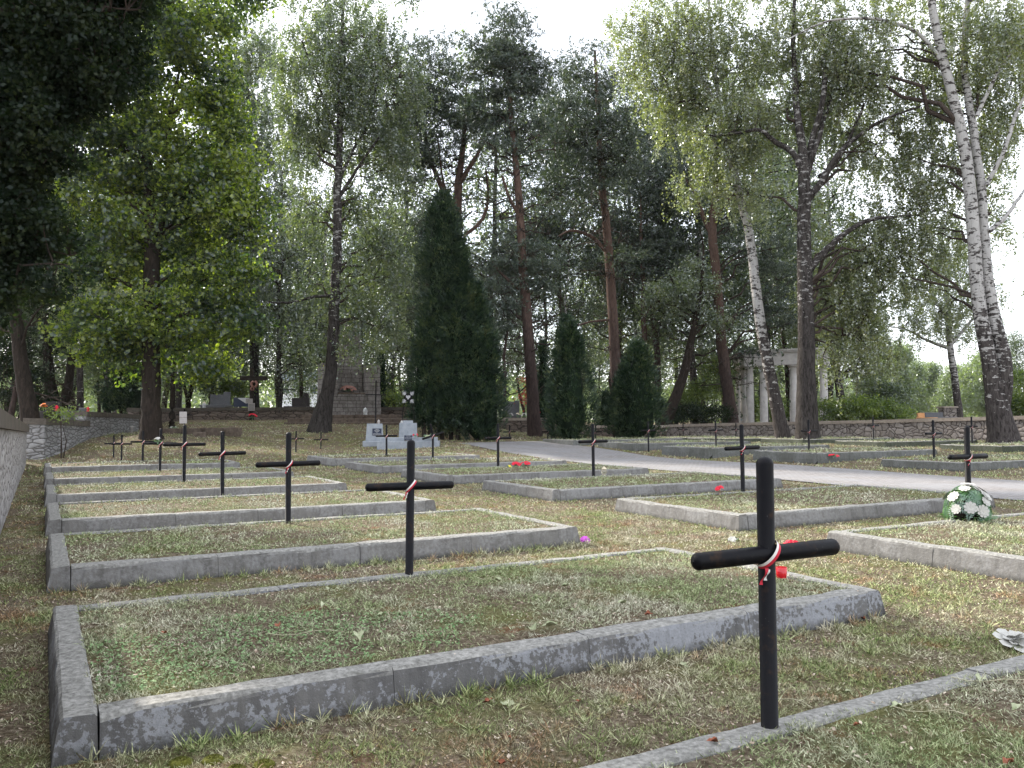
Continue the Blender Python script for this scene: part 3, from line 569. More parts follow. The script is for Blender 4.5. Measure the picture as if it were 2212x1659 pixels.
a, b = pw([(812, 879.5, 50), (900, 879.5, 50), (1010, 879.5, 50)]); wall('stone_wall', 'short dark coursed wall between monument and big conifer', a, b, .4, M['darkcoursed'], M['darkcoping'], 1, .2, .06)
a, b = pw([(1000, 902.5, 47), (1100, 902.5, 46.5), (1192, 902.5, 46)]); wall('stone_wall', 'reddish coursed wall with bright coping behind the tall pine trunk', a, b, .4, M['darkcoursed'], M['coping'], 1, .16, .06)
a, b = pw([(1190, 912, 46.5), (1290, 919, 50), (1440, 918.5, 54.9)]); wall('stone_wall', 'low stepped wall piece hidden behind the two small conifers', a, b, .4, M['darkcoursed'], M['coping'], 1, .16, .06)
A_, B_ = np.array(P(1437, 900, 55)[:2]), np.array(P(2212, 900, 38)[:2]); pts = [A_+(B_-A_)*q for q in np.linspace(-.0, 1.5, 12)]
def ytop(px): return np.interp(px, [1437, 1600, 1775, 1900, 2020, 2212, 2600], [917.5, 913, 909.5, 907, 903, 898, 888])
tops = [CAMH-(ytop(CX+FPX*q[0]/q[1])-905)/FPX*q[1] for q in pts]
wall('stone_wall', 'long light rubble stone wall with pinkish coping across the right side', pts, tops, .45, M['rubble'], M['coping'], 1, .18, .08)
# ------------------------------------------------------------------ trees
def ball(r, n, hollow=.5):
    d = unit(r.normal(0, 1, (n, 3))); return d*(r.random((n, 1))**(1/3.0*(1-hollow)+.02))
def curve(a, b, sag, r, n=5, wob=.08):
    a, b = np.array(a), np.array(b); q = np.linspace(0, 1, n)[:, None]; L = np.linalg.norm(b-a)
    p = a*(1-q)+b*q; p[:, 2] += (sag*L*np.sin(q[:, 0]*math.pi)); w = r.normal(0, wob*L/n, (n, 3)); w[0] = w[-1] = 0; return p+w
def foliage(mb, centers, kind, r, nl, size, rad=.45, m=0):
    """leaf sized faces round each clump centre"""
    k = len(centers)
    if kind == 'birch':
        ns = 5; L = np.where(r.random((k, ns, 1)) < .55, r.uniform(.15, .9, (k, ns, 1)), r.uniform(.8, 2.0, (k, ns, 1))); st = centers[:, None]+r.normal(0, rad, (k, ns, 3))*np.array([1, 1, .7]); per = max(2, nl//ns)
        q = r.random((k, ns, per)); p = st[:, :, None]+np.stack([np.zeros_like(q), np.zeros_like(q), -q*L], -1)+r.normal(0, .075, (k, ns, per, 3)); p = p.reshape(-1, 3)
    elif kind == 'pine':
        nt_ = max(3, nl//7); t = centers[:, None]+r.normal(0, 1, (k, nt_, 3))*np.array([rad, rad, rad*.26]); t = t.reshape(-1, 3); n = len(t)
        d = unit(r.normal(0, 1, (n, 7, 3))+np.array([0, 0, .55])); L = size*r.uniform(.7, 1.3, (n, 7, 1)); c = t[:, None]+d*L*.6; b = unit(np.cross(d, r.normal(0, 1, (n, 7, 3))))*size*.13
        mb.leaves(c.reshape(-1, 3), (d*L*.6).reshape(-1, 3), b.reshape(-1, 3), m); return
    else:
        d = r.normal(0, 1, (k, nl, 3))*np.array([rad, rad, rad*.55]); p = (centers[:, None]+d).reshape(-1, 3)
    n = len(p)
    nr = unit(r.normal(0, 1, (n, 3))+np.array([0, 0, .5 if kind != 'birch' else .0])); a = unit(np.cross(nr, r.normal(0, 1, (n, 3)))); b = np.cross(nr, a); s = size*r.uniform(.42, 1.45, (n, 1))
    mb.leaves(p, a*s*.5, b*s*.36, m)
def tree(label, kind, D, trunks, blobs, ncl, nl, lsize, mats, cat='tree', name=None, seed=0, rad=.45, group=None, dead=0, base_flare=1.3, limb_r=.045, twigs=True, droop=0, back=0.0):
    """trunks: lists of (px,py,width px); blobs: (px,py,rx,ry[,weight]) in the picture at distance D"""
    r = rs(1000+seed); x, y, z = P(trunks[0][0][0], trunks[0][0][1], D); zb = z1(x, y); t = thing(name or {'birch': 'birch_tree', 'pine': 'pine_tree'}.get(kind, 'leafy_tree'), (x, y, zb), label, cat, group)
    mb = MB(); T = []
    for k, tr in enumerate(trunks):
        dd = 0.0; pts = []; rr = []; n = len(tr)
        for i, (a, b, w) in enumerate(tr):
            off = 0 if (k == 0) else (i/max(1, n-1))*r.uniform(-1, 1)*1.6
            pts.append(np.array(P(a, b, D))+np.array([0, off, 0])); rr.append(px2m(w, D)/2)
        pts = np.array(pts); rr = np.array(rr)
        if k == 0: pts = np.vstack([[pts[0][0], pts[0][1], zb-.3], pts]); rr = np.concatenate([[rr[0]*base_flare], rr])
        q = np.linspace(0, len(pts)-1, (len(pts)-1)*5+1); i0 = np.arange(len(pts))        # smooth resample
        sp = []
        for c in range(3):
            y0 = np.interp(q, i0, pts[:, c]); ker = np.ones(5)/5; yp = np.pad(y0, 2, mode='reflect', reflect_type='odd'); sp.append(np.convolve(yp, ker, 'valid'))
        sp = np.stack(sp, 1); ra = np.interp(q, i0, rr); sp += r.normal(0, .012, sp.shape)
        mb.tube(sp, ra, 12 if k == 0 else 8); T.append((sp, ra))
    allp = np.vstack([s for s, _ in T]); allr = np.concatenate([a for _, a in T]); zmin = zb+.22*(allp[:, 2].max()-zb)
    tb = mb.build('trunk', mats[0], t)
    lb = MB(); C_ = []; nodes = [allp]; nr_ = [allr]
    B = []
    for bl in blobs:
        c = np.array(P(bl[0], bl[1], D)); pk = 1.22 if kind == 'pine' else 1.0; rx, rz = px2m(bl[2], D)*pk, px2m(bl[3], D)*pk; ry = min(rx, 3.2)*.95; B.append((c+np.array([0, r.uniform(-.35, .35)*ry+back, 0]), np.array([rx, ry, rz]), (bl[4] if len(bl) > 4 else 1)*(rx*rz)))
    W = np.array([b[2] for b in B]); W = W/W.sum()
    for (c, R3, _), w in zip(B, W):
        m = max(3, int(round(ncl*w))); heads = [c+(ball(r, 1, .2)[0])*R3*.55 for _ in range(max(1, min(7, int(1+m/16))))]
        hp = []
        for h in heads:
            d = allp-h; hor = np.hypot(d[:, 0], d[:, 1]); score = np.abs((allp[:, 2])-(h[2]-.55*hor+droop))+.45*hor+np.where(allp[:, 2] < zmin, 50, 0); i = int(np.argmin(score))
            cv = curve(allp[i], h, .10, r, 7, .3); rad0 = min(allr[i]*.55, limb_r+.012*np.linalg.norm(h-allp[i])); lb.tube(cv, np.linspace(rad0, .012, 7), 6, cap=False); hp.append(cv[2:])
        hp = np.vstack(hp) if hp else allp; cc = c+ball(r, m, .55)*R3
        if kind == 'pine': cc[:, 2] = np.round(cc[:, 2]/1.05)*1.05+r.normal(0, .13, m)+.12*np.hypot(cc[:, 0]-c[0], cc[:, 1]-c[1])
        C_.append(cc)
        if twigs:
            pool = np.vstack([hp, allp[allp[:, 2] > zmin]]) 
            for p in cc:
                i = int(np.argmin(((pool-p)**2).sum(1))); a = pool[i]
                if np.linalg.norm(a-p) < 4.5: lb.tube(curve(a, p, .06, r, 4, .35), np.linspace(.02, .006, 4), 3, cap=False)
    for _ in range(dead):         # bare lower branches of pines
        i = r.integers(int(len(T[0][0])*.25), int(len(T[0][0])*.8)); a = T[0][0][i]; an = r.uniform(0, 2*math.pi); L = r.uniform(.8, 3.0)
        b = a+np.array([math.cos(an)*L, math.sin(an)*L, r.uniform(-.35, .5)*L]); cv = curve(a, b, r.uniform(-.12, .14), r, 7, .5); lb.tube(cv, np.linspace(.05, .012, 7), 4, cap=False)
        for _ in range(8):
            j = r.integers(2, 7); e = cv[j]+r.normal(0, .5, 3); lb.tube(curve(cv[j], e, 0, r, 4, .5), np.linspace(.022, .008, 4), 3, cap=False)
    lb.build('branches', mats[1], t)
    fb = MB(); foliage(fb, np.vstack(C_), kind, r, nl, lsize, rad); fb.build('crown', mats[2], t)
    return t
BD = (M['birch_dark'], M['twig'], M['l_birch']); BI = (M['birch'], M['twig'], M['l_birch']); BG = (M['birch_dark'], M['twig'], M['l_birchg']); PI = (M['pine'], M['twig'], M['l_pine']); MA = (M['bark'], M['twig'], M['l_maple'])
# right side birches
tree('twin trunked white birch at the right edge, dark fissured base against the wall', 'birch', 36,
 [[(2168,948,64),(2160,905,50),(2140,800,32),(2112,650,27),(2100,450,25),(2083,300,23),(2042,150,19),(2018,40,17),(2002,-60,15),(1990,-200,10)],
  [(2160,905,34),(2172,800,30),(2140,650,24),(2132,520,22),(2128,400,19),(2112,250,17),(2104,100,14),(2100,-80,11),(2105,-220,7)],
  [(2136,500,11),(2175,470,9),(2212,425,7),(2250,390,4)],[(2130,400,10),(2160,330,9),(2190,240,7),(2225,150,4)],[(2040,140,10),(1990,60,8),(1900,38,7),(1780,50,5),(1700,90,3)],[(2110,250,9),(2150,160,7),(2200,90,4)]],
 [(2150,60,130,90),(2060,180,70,90,.8),(2180,250,60,100,.7),(1930,60,110,60,.8),(2050,330,75,80,.8),(2190,430,60,70,.5),(2060,460,60,70,.8),(2230,120,80,120,.6),(1840,110,80,50,.7),(2070,-120,200,90,.5),(1990,560,55,60,.5),(2060,600,40,50,.4)],
 620, 210, .105, BI, seed=1, rad=.4, back=2.2)
tree('thick dark birch with spreading limbs right of the round columns', 'birch', 38,
 [[(1745,945,54),(1743,900,46),(1741,800,38),(1742,700,35),(1738,600,32),(1736,500,29),(1738,400,27),(1735,330,20),(1722,250,15),(1716,150,12),(1712,60,9),(1722,-60,6)],
  [(1738,400,20),(1752,320,15),(1770,220,12),(1782,120,9),(1800,20,6)],[(1742,380,14),(1765,300,11),(1800,200,10),(1835,120,6)],[(1740,385,17),(1712,325,13),(1680,298,11),(1640,280,9),(1590,275,7),(1530,272,4)],
  [(1742,590,20),(1768,560,16),(1795,530,14),(1825,500,11),(1870,478,9),(1930,468,6),(1990,466,3)],[(1740,440,16),(1775,390,14),(1800,340,12),(1850,295,9),(1905,262,7),(1960,252,4)],[(1770,380,10),(1805,360,10),(1840,300,8),(1858,235,4)]],
 [(1760,60,110,80),(1640,220,110,70),(1560,290,55,45,.6),(1850,200,100,80),(1930,290,80,60,.8),(1900,520,80,80,1.2),(1850,620,75,90,1.2),(1900,700,45,80,.8),(1960,420,60,60,.7),(1780,180,70,70,.5),(1700,-60,160,60,.5),(1640,380,60,50,.5),(1830,760,35,50,.5),(1790,440,50,50,.3)],
 620, 210, .105, BD, seed=2, rad=.4, back=1.4)
tree('leaning white barked birch in front of the round columns', 'birch', 41,
 [[(1692,946,36),(1683,905,29),(1662,800,25),(1645,720,23),(1632,620,21),(1622,520,19),(1606,450,17),(1588,380,15),(1570,300,11),(1550,200,9),(1535,90,7),(1530,-20,4)],
  [(1590,385,9),(1560,340,7),(1530,300,5)],[(1560,250,7),(1510,160,6),(1480,60,4)],[(1540,130,6),(1600,60,4)]],
 [(1560,120,110,90),(1480,60,90,70),(1490,220,80,70),(1600,280,70,60),(1540,380,70,50,.8),(1380,60,80,60,.7),(1420,160,70,60,.6),(1500,-60,160,60,.5),(1650,420,40,40,.4)],
 480, 200, .105, BI, seed=3, rad=.4, back=1.2)
tree('pine with a reddish forked upper trunk left of the round columns', 'pine', 58,
 [[(1582,915,30),(1575,860,26),(1566,800,25),(1558,740,23),(1552,650,21),(1546,570,20),(1536,495,19),(1545,420,13),(1552,340,9),(1556,260,4)],[(1534,500,12),(1515,460,9),(1500,420,7),(1478,370,5)],[(1546,470,9),(1570,430,7),(1600,420,4)]],
 [(1560,330,60,45),(1480,360,55,35),(1600,460,60,45),(1650,540,60,40),(1680,620,60,40),(1700,690,60,25),(1640,760,30,20,.5),(1560,420,40,30,.5)], 220, 150, .20, PI, seed=4, rad=.6, dead=12)
tree('small dark tree with a leaning trunk between conifer and columns', 'broad', 56,
 [[(1436,915,30),(1455,870,24),(1478,810,20),(1492,740,16),(1505,680,13),(1518,600,8),(1520,530,4),(1512,490,1.5)],[(1505,690,7),(1470,640,5),(1440,600,3)]],
 [(1500,620,55,60),(1440,650,50,50),(1560,690,40,40,.6)], 120, 90, .14, (M['bark'], M['twig'], M['l_birchg']), seed=5, dead=8)
tree('tall pine with bare reddish trunk behind the rightmost conifer', 'pine', 50,
 [[(1338,925,26),(1330,800,24),(1325,700,22),(1318,600,20),(1312,500,18),(1300,400,15),(1295,300,12),(1290,200,9),(1285,110,5)],[(1312,545,10),(1280,510,8),(1235,495,6),(1205,520,3)],[(1322,690,6),(1260,700,4),(1230,712,3)]],
 [(1285,150,60,50),(1250,220,60,50),(1330,260,60,45),(1280,310,75,45),(1350,360,50,30),(1245,380,60,35),(1310,420,50,30,.6),(1200,300,50,40,.8),(1345,570,30,35,.5),(1240,460,50,25,.6)], 270, 160, .20, PI, seed=6, rad=.6, dead=38)
tree('slender pine with a bent bare trunk standing just before the low wall', 'pine', 42,
 [[(1155,941,34),(1152,880,27),(1145,780,24),(1138,680,22),(1128,560,19),(1123,460,17),(1116,360,14),(1105,270,11),(1100,180,9),(1092,80,5)],[(1124,470,9),(1100,430,7),(1085,380,5)],[(1140,640,7),(1080,590,5),(1060,560,3)]],
 [(1095,90,45,60),(1070,150,50,50),(1130,170,50,50),(1060,230,45,40),(1130,270,45,30,.7),(1090,330,40,30,.6),(1130,560,60,30,.8),(1170,610,40,30,.6),(1060,660,40,40,.6)], 260, 150, .19, PI, seed=7, rad=.5, dead=42)
tree('many stemmed pine rising behind the big double conifer', 'pine', 47,
 [[(960,925,20),(975,700,20),(985,560,20),(988,450,20),(990,390,17),(1000,320,12),(1005,240,7),(1008,180,2)],[(988,460,14),(950,400,11),(925,330,8),(915,270,5)],[(990,400,12),(1020,360,9),(1050,300,6),(1065,240,4)],[(1000,510,8),(1040,480,8),(1055,430,7),(1050,370,4)],[(985,440,7),(960,420,6),(950,320,3)]],
 [(1000,220,60,50),(940,260,60,50),(900,330,45,45),(1040,300,45,40,.7),(960,340,50,35,.6),(890,220,50,60,.8),(930,150,55,60,.8),(890,420,30,30,.5),(1040,420,30,25,.4)], 270, 150, .19, PI, seed=8, rad=.55, dead=44)
tree('tall birch with a curved dark base leaning left of the monument', 'birch', 40,
 [[(690,930,54),(697,895,42),(708,850,30),(716,800,26),(720,700,24),(726,600,21),(729,500,20),(728,420,18),(734,330,15),(735,240,13),(732,150,10),(740,60,8),(745,-40,5)],
  [(728,400,8),(760,330,6),(790,250,5),(820,170,3)],[(730,430,9),(770,370,6),(830,320,4)],[(722,640,8),(680,640,6),(620,650,5),(585,655,3)],[(733,300,7),(700,220,5),(670,120,3)]],
 [(740,60,130,90),(680,170,100,90),(820,180,100,90),(760,270,110,70),(640,290,60,60,.7),(850,330,60,60,.6),(780,440,90,60,.8),(660,440,60,60,.6),(790,580,80,70,.8),(660,580,50,50,.4),(740,-80,170,60,.5),(830,520,50,60,.6),(800,700,70,60,.7),(690,720,60,50,.4)],
 820, 200, .105, BG, seed=9, rad=.4, back=1.0)
tree('birch with a forked pale trunk behind the wooden cross', 'birch', 58,
 [[(550,905,22),(549,820,19),(550,700,18),(551,600,16),(547,500,15),(548,450,13),(540,380,10),(538,280,8),(535,160,5)],[(552,495,9),(575,460,8),(610,430,6),(640,405,3)]],
 [(560,170,70,90),(600,300,70,70),(530,330,60,60),(630,430,55,50,.8),(580,560,70,60,.8),(540,80,60,70,.6),(500,220,50,80,.6),(600,680,60,50,.6)], 480, 170, .13, BG, seed=10, rad=.6)
tree('big dark leafy tree with a thick trunk on the mound at the left', 'broad', 33,
 [[(327,938,46),(327,900,40),(326,800,38),(326,700,36),(328,600,34),(330,520,32),(322,430,22),(318,330,17),(312,220,12),(330,120,8),(340,30,5)],[(335,560,20),(348,480,17),(350,400,12),(370,280,8),(380,150,5)],[(328,640,10),(250,600,8),(180,590,4)],[(330,620,10),(400,570,7),(480,540,4)]],
 [(300,100,130,90),(420,60,80,70,.7),(250,250,120,80),(420,260,100,80),(320,340,110,80),(210,420,80,80),(440,420,90,70),(520,470,60,70,.8),(330,500,110,60),(230,560,80,60),(470,600,90,60),(380,680,90,60),(250,700,70,60),(190,720,50,60,.7),(500,700,60,50,.7),(420,780,70,45,.8),(300,790,60,40,.7),(440,170,60,60,.8),(200,130,90,90,.9),(500,350,50,50,.6),(380,-60,220,60,.6)],
 950, 95, .19, MA, seed=11, rad=.40, droop=-.5, limb_r=.05)
tree('dark leaning tree trunk behind the stone wall at the far left', 'broad', 34,
 [[(66,900,38),(58,860,33),(48,800,29),(36,700,25),(30,620,22),(20,520,18),(5,400,13),(-10,260,8)],[(44,760,7),(80,700,5),(120,660,3)]],
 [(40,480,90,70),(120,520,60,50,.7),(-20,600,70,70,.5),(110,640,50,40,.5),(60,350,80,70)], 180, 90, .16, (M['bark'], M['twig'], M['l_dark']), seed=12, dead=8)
tree('dark tree forking low with two stems at the left behind the wall', 'broad', 46,
 [[(125,905,38),(118,870,26),(108,830,22),(103,760,19),(100,680,17),(100,600,14),(108,500,9)],[(132,890,22),(148,850,19),(152,780,17),(156,700,14),(160,600,9)]],
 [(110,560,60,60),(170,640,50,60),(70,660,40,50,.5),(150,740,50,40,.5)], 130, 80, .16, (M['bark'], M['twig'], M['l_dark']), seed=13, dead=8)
tree('slim white birch stem left of the leaning dark bush', 'birch', 44, [[(173,890,15),(174,830,13),(172,760,12),(170,690,10),(166,600,7)]], [(165,600,50,60),(190,690,40,40,.6)], 90, 90, .10, BI, seed=14)
tree('white birch stem rising from the dark leaning evergreen', 'birch', 43, [[(233,880,15),(232,830,13),(235,790,12),(240,700,9),(242,600,6)]], [(245,640,40,50)], 60, 80, .10, BI, seed=15)
tree('thin dark trunk right beside the thick dark trunk', 'broad', 40, [[(371,925,15),(372,870,12),(374,800,11),(380,700,9),(386,600,6)]], [(400,620,40,50),(385,740,40,30,.5)], 60, 80, .17, MA, seed=16)
# near tree whose crown fills the top left corner (trunk just outside the frame)
tree('near dark tree whose shaded crown fills the top left corner', 'broad', 13,
 [[(-260,1100,190),(-250,900,170),(-215,600,150),(-190,300,120),(-160,0,100),(-120,-300,80)],[(-190,300,50),(-60,150,32),(60,60,18),(170,20,8)],[(-200,450,50),(-90,380,30),(30,330,14),(120,320,6)],[(-160,0,60),(0,-120,34),(160,-160,16)]],
 [(60,70,150,130,1.6),(30,280,110,110,1.5),(-20,470,110,110,1.3),(-60,640,80,90,.9),(170,-40,130,70,1.0),(-120,100,170,200,.6),(-170,420,120,120,.5),(-230,200,120,150,.5),(-60,-300,350,220,.5),(60,180,90,90,1.2),(110,350,60,60,.35),(190,120,110,120,.55),(120,560,80,90,.3),(250,20,120,60,.4)],
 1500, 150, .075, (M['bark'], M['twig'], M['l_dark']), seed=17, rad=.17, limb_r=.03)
tree('pale birch with broad drooping crown near the right edge behind the wall', 'birch', 62,
 [[(2072,900,17),(2068,860,15),(2060,800,14),(2052,750,13),(2048,680,11),(2042,600,8)],[(2052,752,9),(2010,735,6),(1965,712,4),(1935,700,2)],[(2054,745,8),(2100,700,6),(2130,660,3)],[(2050,700,7),(2020,640,5),(1990,600,3)]],
 [(2040,600,70,60),(2000,680,60,45),(2090,680,50,50),(2045,540,60,50,.8),(1970,640,40,40,.5),(2130,620,40,50,.5)], 260, 150, .12, BI, seed=18, rad=.6)
tree('slender birch with hanging foliage behind the column pavilion', 'birch', 66,
 [[(1825,915,20),(1815,860,17),(1808,800,15),(1802,740,13),(1795,660,11),(1790,560,8)]], [(1800,640,60,60),(1850,700,60,60),(1880,780,50,50),(1770,740,50,50,.8),(1820,560,60,50,.7),(1730,690,40,40,.6)], 380, 170, .13, BI, seed=19, rad=.6)
tree('thin dark pine trunk between the two small conifers and the tall pine', 'pine', 62,
 [[(1396,925,15),(1394,800,14),(1391,700,12),(1389,600,11),(1386,530,8),(1384,440,4),(1384,400,2)],[(1394,680,6),(1420,640,5),(1430,590,3)]], [(1390,470,60,60),(1430,560,50,50),(1370,600,40,40,.5),(1440,400,50,50,.7)], 190, 150, .22, PI, seed=20, rad=.6, dead=12)
# dense conifers
def thuja(label, D, lobes, seed, cat='conifer', group='dense dark columnar conifers', name='conifer', dens=1.0, leafm=None):
    """lobes: (px, base py, half width px, top py)"""
    r = rs(seed); px, pb, hw, ptp = lobes[0][:4]; x, y, z = P(px, pb, D); zb = z1(x, y); t = thing(name, (x, y, zb), label, cat, group); tm = MB(); core = MB(); fb = MB()
    for lo_ in lobes:
        px, pb, hw, ptp = lo_[:4]; ex = lo_[4] if len(lo_) > 4 else 2.3
        x, y, zt = P(px, ptp, D); _, _, zl = P(px, pb, D); y += r.uniform(-.3, .3); w = px2m(hw, D); Hh = zt-zl; tm.tube([(x, y, zb-.3), (x, y, zl+.6*Hh)], [.12, .03], 8)
        def prof(q): return w*np.clip(np.minimum((q/.10)**.5*.86+.0, 1)*(1-q**ex)**.8, .03, 1)
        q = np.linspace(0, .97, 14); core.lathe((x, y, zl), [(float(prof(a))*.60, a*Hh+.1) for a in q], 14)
        n = int(dens*46*w*Hh); q = r.random(n)**.85; a = r.random(n)*2*math.pi; lump = .64+.60*fbm(a*2.4+seed, q*Hh*1.3, seed); lump += .42*(vnoise(a*4, q*Hh*2.2, seed+5)-.5); rr = prof(q)*lump*(.74+.36*r.random(n)**.6)
        c = np.column_stack([x+rr*np.cos(a), y+rr*np.sin(a), zl+q*Hh]); m_ = 15; od = np.column_stack([np.cos(a), np.sin(a), np.full(n, .9)])
        c = (c[:, None]+r.normal(0, 1, (n, m_, 3))*np.array([.10, .10, .15])).reshape(-1, 3); od = np.repeat(od, m_, 0)
        for k in range(3):
            d = unit(od+r.normal(0, .45, c.shape)); L = r.uniform(.05, .15, len(c))[:, None]; b = unit(np.cross(d, r.normal(0, 1, c.shape)))*r.uniform(.012, .03, len(c))[:, None]; fb.leaves(c+d*L, d*L, b)
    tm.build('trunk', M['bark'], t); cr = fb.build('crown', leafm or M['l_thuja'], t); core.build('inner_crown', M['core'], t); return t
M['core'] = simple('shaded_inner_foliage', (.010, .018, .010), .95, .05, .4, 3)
thuja('big dark double conifer in the middle, its left half much taller', 38, [(956, 935, 50, 418, 8), (975, 935, 44, 470, 6), (1030, 957, 54, 615), (930, 925, 46, 640), (990, 935, 62, 540), (918, 920, 36, 730), (1052, 950, 38, 720)], 31)
thuja('dense rounded conifer right of the slender pine trunk', 39, [(1230, 958, 52, 700), (1222, 955, 30, 690)], 32)
thuja('pointed dense conifer, rightmost of the three at the wall', 41, [(1377, 952, 57, 738), (1352, 945, 35, 790)], 33)
thuja('narrow dark column conifer close behind the second dense conifer', 47, [(1172, 935, 22, 740)], 34)
thuja('narrow dark conifer behind the monument, right side', 54, [(824, 900, 20, 765)], 35, dens=.8)
thuja('small bluish conifer between the two dense conifers', 52, [(1304, 935, 17, 845), (1322, 935, 14, 860)], 36)
# the dark leaning evergreen left
thuja('low dark evergreen leaning against the white birch stem', 42, [(262, 890, 42, 770), (290, 895, 45, 790), (235, 893, 25, 840)], 37, dens=.8)
# shrubs
def shrub(label, D, blobs, n, nl, size, mat, seed, name='shrub', cat='shrub', group=None):
    r = rs(seed); x, y, _ = P(blobs[0][0], blobs[0][1], D); zb = z1(x, y); t = thing(name, (x, y, zb), label, cat, group); sb = MB(); fb = MB(); Cc = []
    W = np.array([b[2]*b[3] for b in blobs], float); W /= W.sum()
    for b, w in zip(blobs, W):
        c = np.array(P(b[0], b[1], D)); R3 = np.array([px2m(b[2], D), px2m(b[2], D)*.8, px2m(b[3], D)]); m = max(3, int(n*w)); cc = c+ball(r, m, .4)*R3; Cc.append(cc)
        for p in cc[::3]: sb.tube(curve((x+r.normal(0, .15)+(c[0]-x)*.6, y, min(zb, c[2]-R3[2])), p, .05, r, 4, .2), [.025, .018, .01, .005], 4, cap=False)
    sb.build('stems', M['twig'], t); foliage(fb, np.vstack(Cc), 'broad', r, nl, size, .28); fb.build('foliage', mat, t); return t
shrub('bright green shrub glowing between monument and eagle memorial', 54, [(835,850,35,30),(860,870,30,25),(815,865,20,25)], 60, 70, .13, M['l_bush'], 51)
shrub('bright red leaved climber beside the slender pine trunk', 50, [(1145,862,13,20),(1163,862,16,16),(1140,835,6,30),(1165,830,8,25)], 40, 50, .10, M['l_red'], 52)
shrub('yellow green shrub to the left of the round columns', 62, [(1510,860,50,40),(1545,810,30,40),(1475,880,35,30)], 110, 80, .14, M['l_bush'], 53)
shrub('dark low hedge between conifer and leaning trunk', 57, [(1480,895,70,22),(1530,895,50,22)], 90, 80, .12, M['l_dark'], 54)
shrub('broad green shrub right of the pavilion behind the wall', 55, [(1840,885,50,28),(1880,880,50,26),(1790,890,30,26)], 120, 80, .12, M['l_bush'], 55)
shrub('low yellow green shrub near the grey tomb slab', 55, [(1940,895,35,18),(1905,897,25,16)], 50, 70, .11, M['l_bush'], 56)
shrub('dull olive shrub behind the right end of the wall', 58, [(1925,860,40,35),(1895,845,30,35)], 80, 80, .13, M['l_wood'], 57)
shrub('green shrub at the right frame edge behind the twin birch', 47, [(2200,850,40,50),(2215,880,35,35)], 90, 90, .12, M['l_bush'], 58)
shrub('green undergrowth seen through the columns of the pavilion', 70, [(1620,880,25,30),(1675,885,30,28),(1730,885,30,30)], 90, 80, .13, M['l_bush'], 59)
shrub('small yellow green plant on the left wall top', 28.6, [(137,895,10,8)], 8, 60, .07, M['l_bush'], 60)
shrub('sunlit shrub behind the wall left of the wooden cross', 57, [(500,845,40,30),(455,820,35,30)], 80, 70, .14, M['l_bush'], 61)
shrub('dark shrub mass behind the left wall under the leaning trunk', 42, [(30,830,60,60),(20,740,50,60),(90,870,30,25)], 120, 80, .14, M['l_dark'], 62)
# woodland behind, every tree on its own
def generic(kind, seed, Hh, mats, nl, size):
    r = rs(seed); t = thing({'birch': 'birch_tree', 'pine': 'pine_tree'}.get(kind, 'leafy_tree'), (0, 0, 0), 'x', 'tree'); mb = MB(); n = 9; q = np.linspace(0, 1, n); w = np.cumsum(r.normal(0, .22, (n, 2)), 0)
    pts = np.column_stack([w[:, 0]-w[0, 0], w[:, 1]-w[0, 1], q*Hh*.92-.3]); ra = .19*(1-q*.88)*(Hh/16); mb.tube(pts, ra, 8); mb.build('trunk', mats[0], t, origin=(0, 0, 0)); lb = MB(); cs = []
    lo = .42 if kind == 'pine' else .16
    for k in range(46):
        h = lo+(1-lo)*r.random()**.9; base = np.array([np.interp(h*.96, q, pts[:, 0]), np.interp(h*.96, q, pts[:, 1]), h*Hh*.92]); an = r.uniform(0, 6.283)
        L = (Hh*.20)*(1.15-h)**.6*r.uniform(.5, 1.15)*(1 if kind != 'pine' else .85); e = base+np.array([math.cos(an)*L, math.sin(an)*L, L*r.uniform(.05, .5)]); lb.tube(curve(base, e, .05, r, 5, .25), np.linspace(.05, .01, 5), 4, cap=False)
        m = 5; cs.append(e+r.normal(0, .55, (m, 3))); cs.append((base+e)/2+r.normal(0, .4, (2, 3)))
    lb.build('branches', mats[1], t, origin=(0, 0, 0)); fb = MB(); foliage(fb, np.vstack(cs), kind, r, nl, size, .6); fb.build('crown', mats[2], t, origin=(0, 0, 0)); return t
WD = (M['bark'], M['twig'], M['l_wood'])
LM = [(30,'leaning dark trunk'),(115,'low forking tree'),(173,'slim white birch stem'),(240,'leaning evergreen'),(327,'thick dark trunk'),(397,'paper notices'),(476,'grey granite headstone'),(520,'blue banner'),(550,'wooden cross'),(610,'glimpsed house'),(650,'dark brown headstone'),(720,'curved birch trunk'),(760,'monument pylon'),(835,'glowing shrub'),(880,'eagle badge'),(960,'double conifer'),(1105,'light grey headstone'),(1155,'slender pine'),(1230,'second dense conifer'),(1310,'small bluish conifer'),(1335,'tall bare pine'),(1377,'rightmost dense conifer'),(1396,'thin pine trunk'),(1445,'small leaning tree'),(1510,'yellow green shrub'),(1582,'fork topped pine'),(1638,'left columns'),(1701,'lone middle column'),(1745,'thick dark birch'),(1785,'beam end of the pavilion'),(1825,'hanging slender birch'),(1880,'broad green shrub'),(1940,'low yellow green shrub'),(1990,'orange tomb'),(2046,'rubble pillar'),(2072,'pale drooping birch'),(2165,'twin birch')]
GEN = [generic('birch', 71, 15, (M['birch'], M['twig'], M['l_wood']), 62, .115), generic('pine', 72, 17, (M['pine'], M['twig'], M['l_pine']), 77, .20), generic('broad', 73, 13, WD, 55, .14), generic('birch', 74, 16, (M['birch_dark'], M['twig'], M['l_birchg']), 62, .115), generic('pine', 75, 15, (M['pine'], M['twig'], M['l_pine']), 77, .20), generic('broad', 76, 9, (M['bark'], M['twig'], M['l_hazed']), 80, .24)]
WOODS = []
rr = random.Random(8)
def wood(px, D, g, sc, lab): WOODS.append((px, D, g, sc, lab))
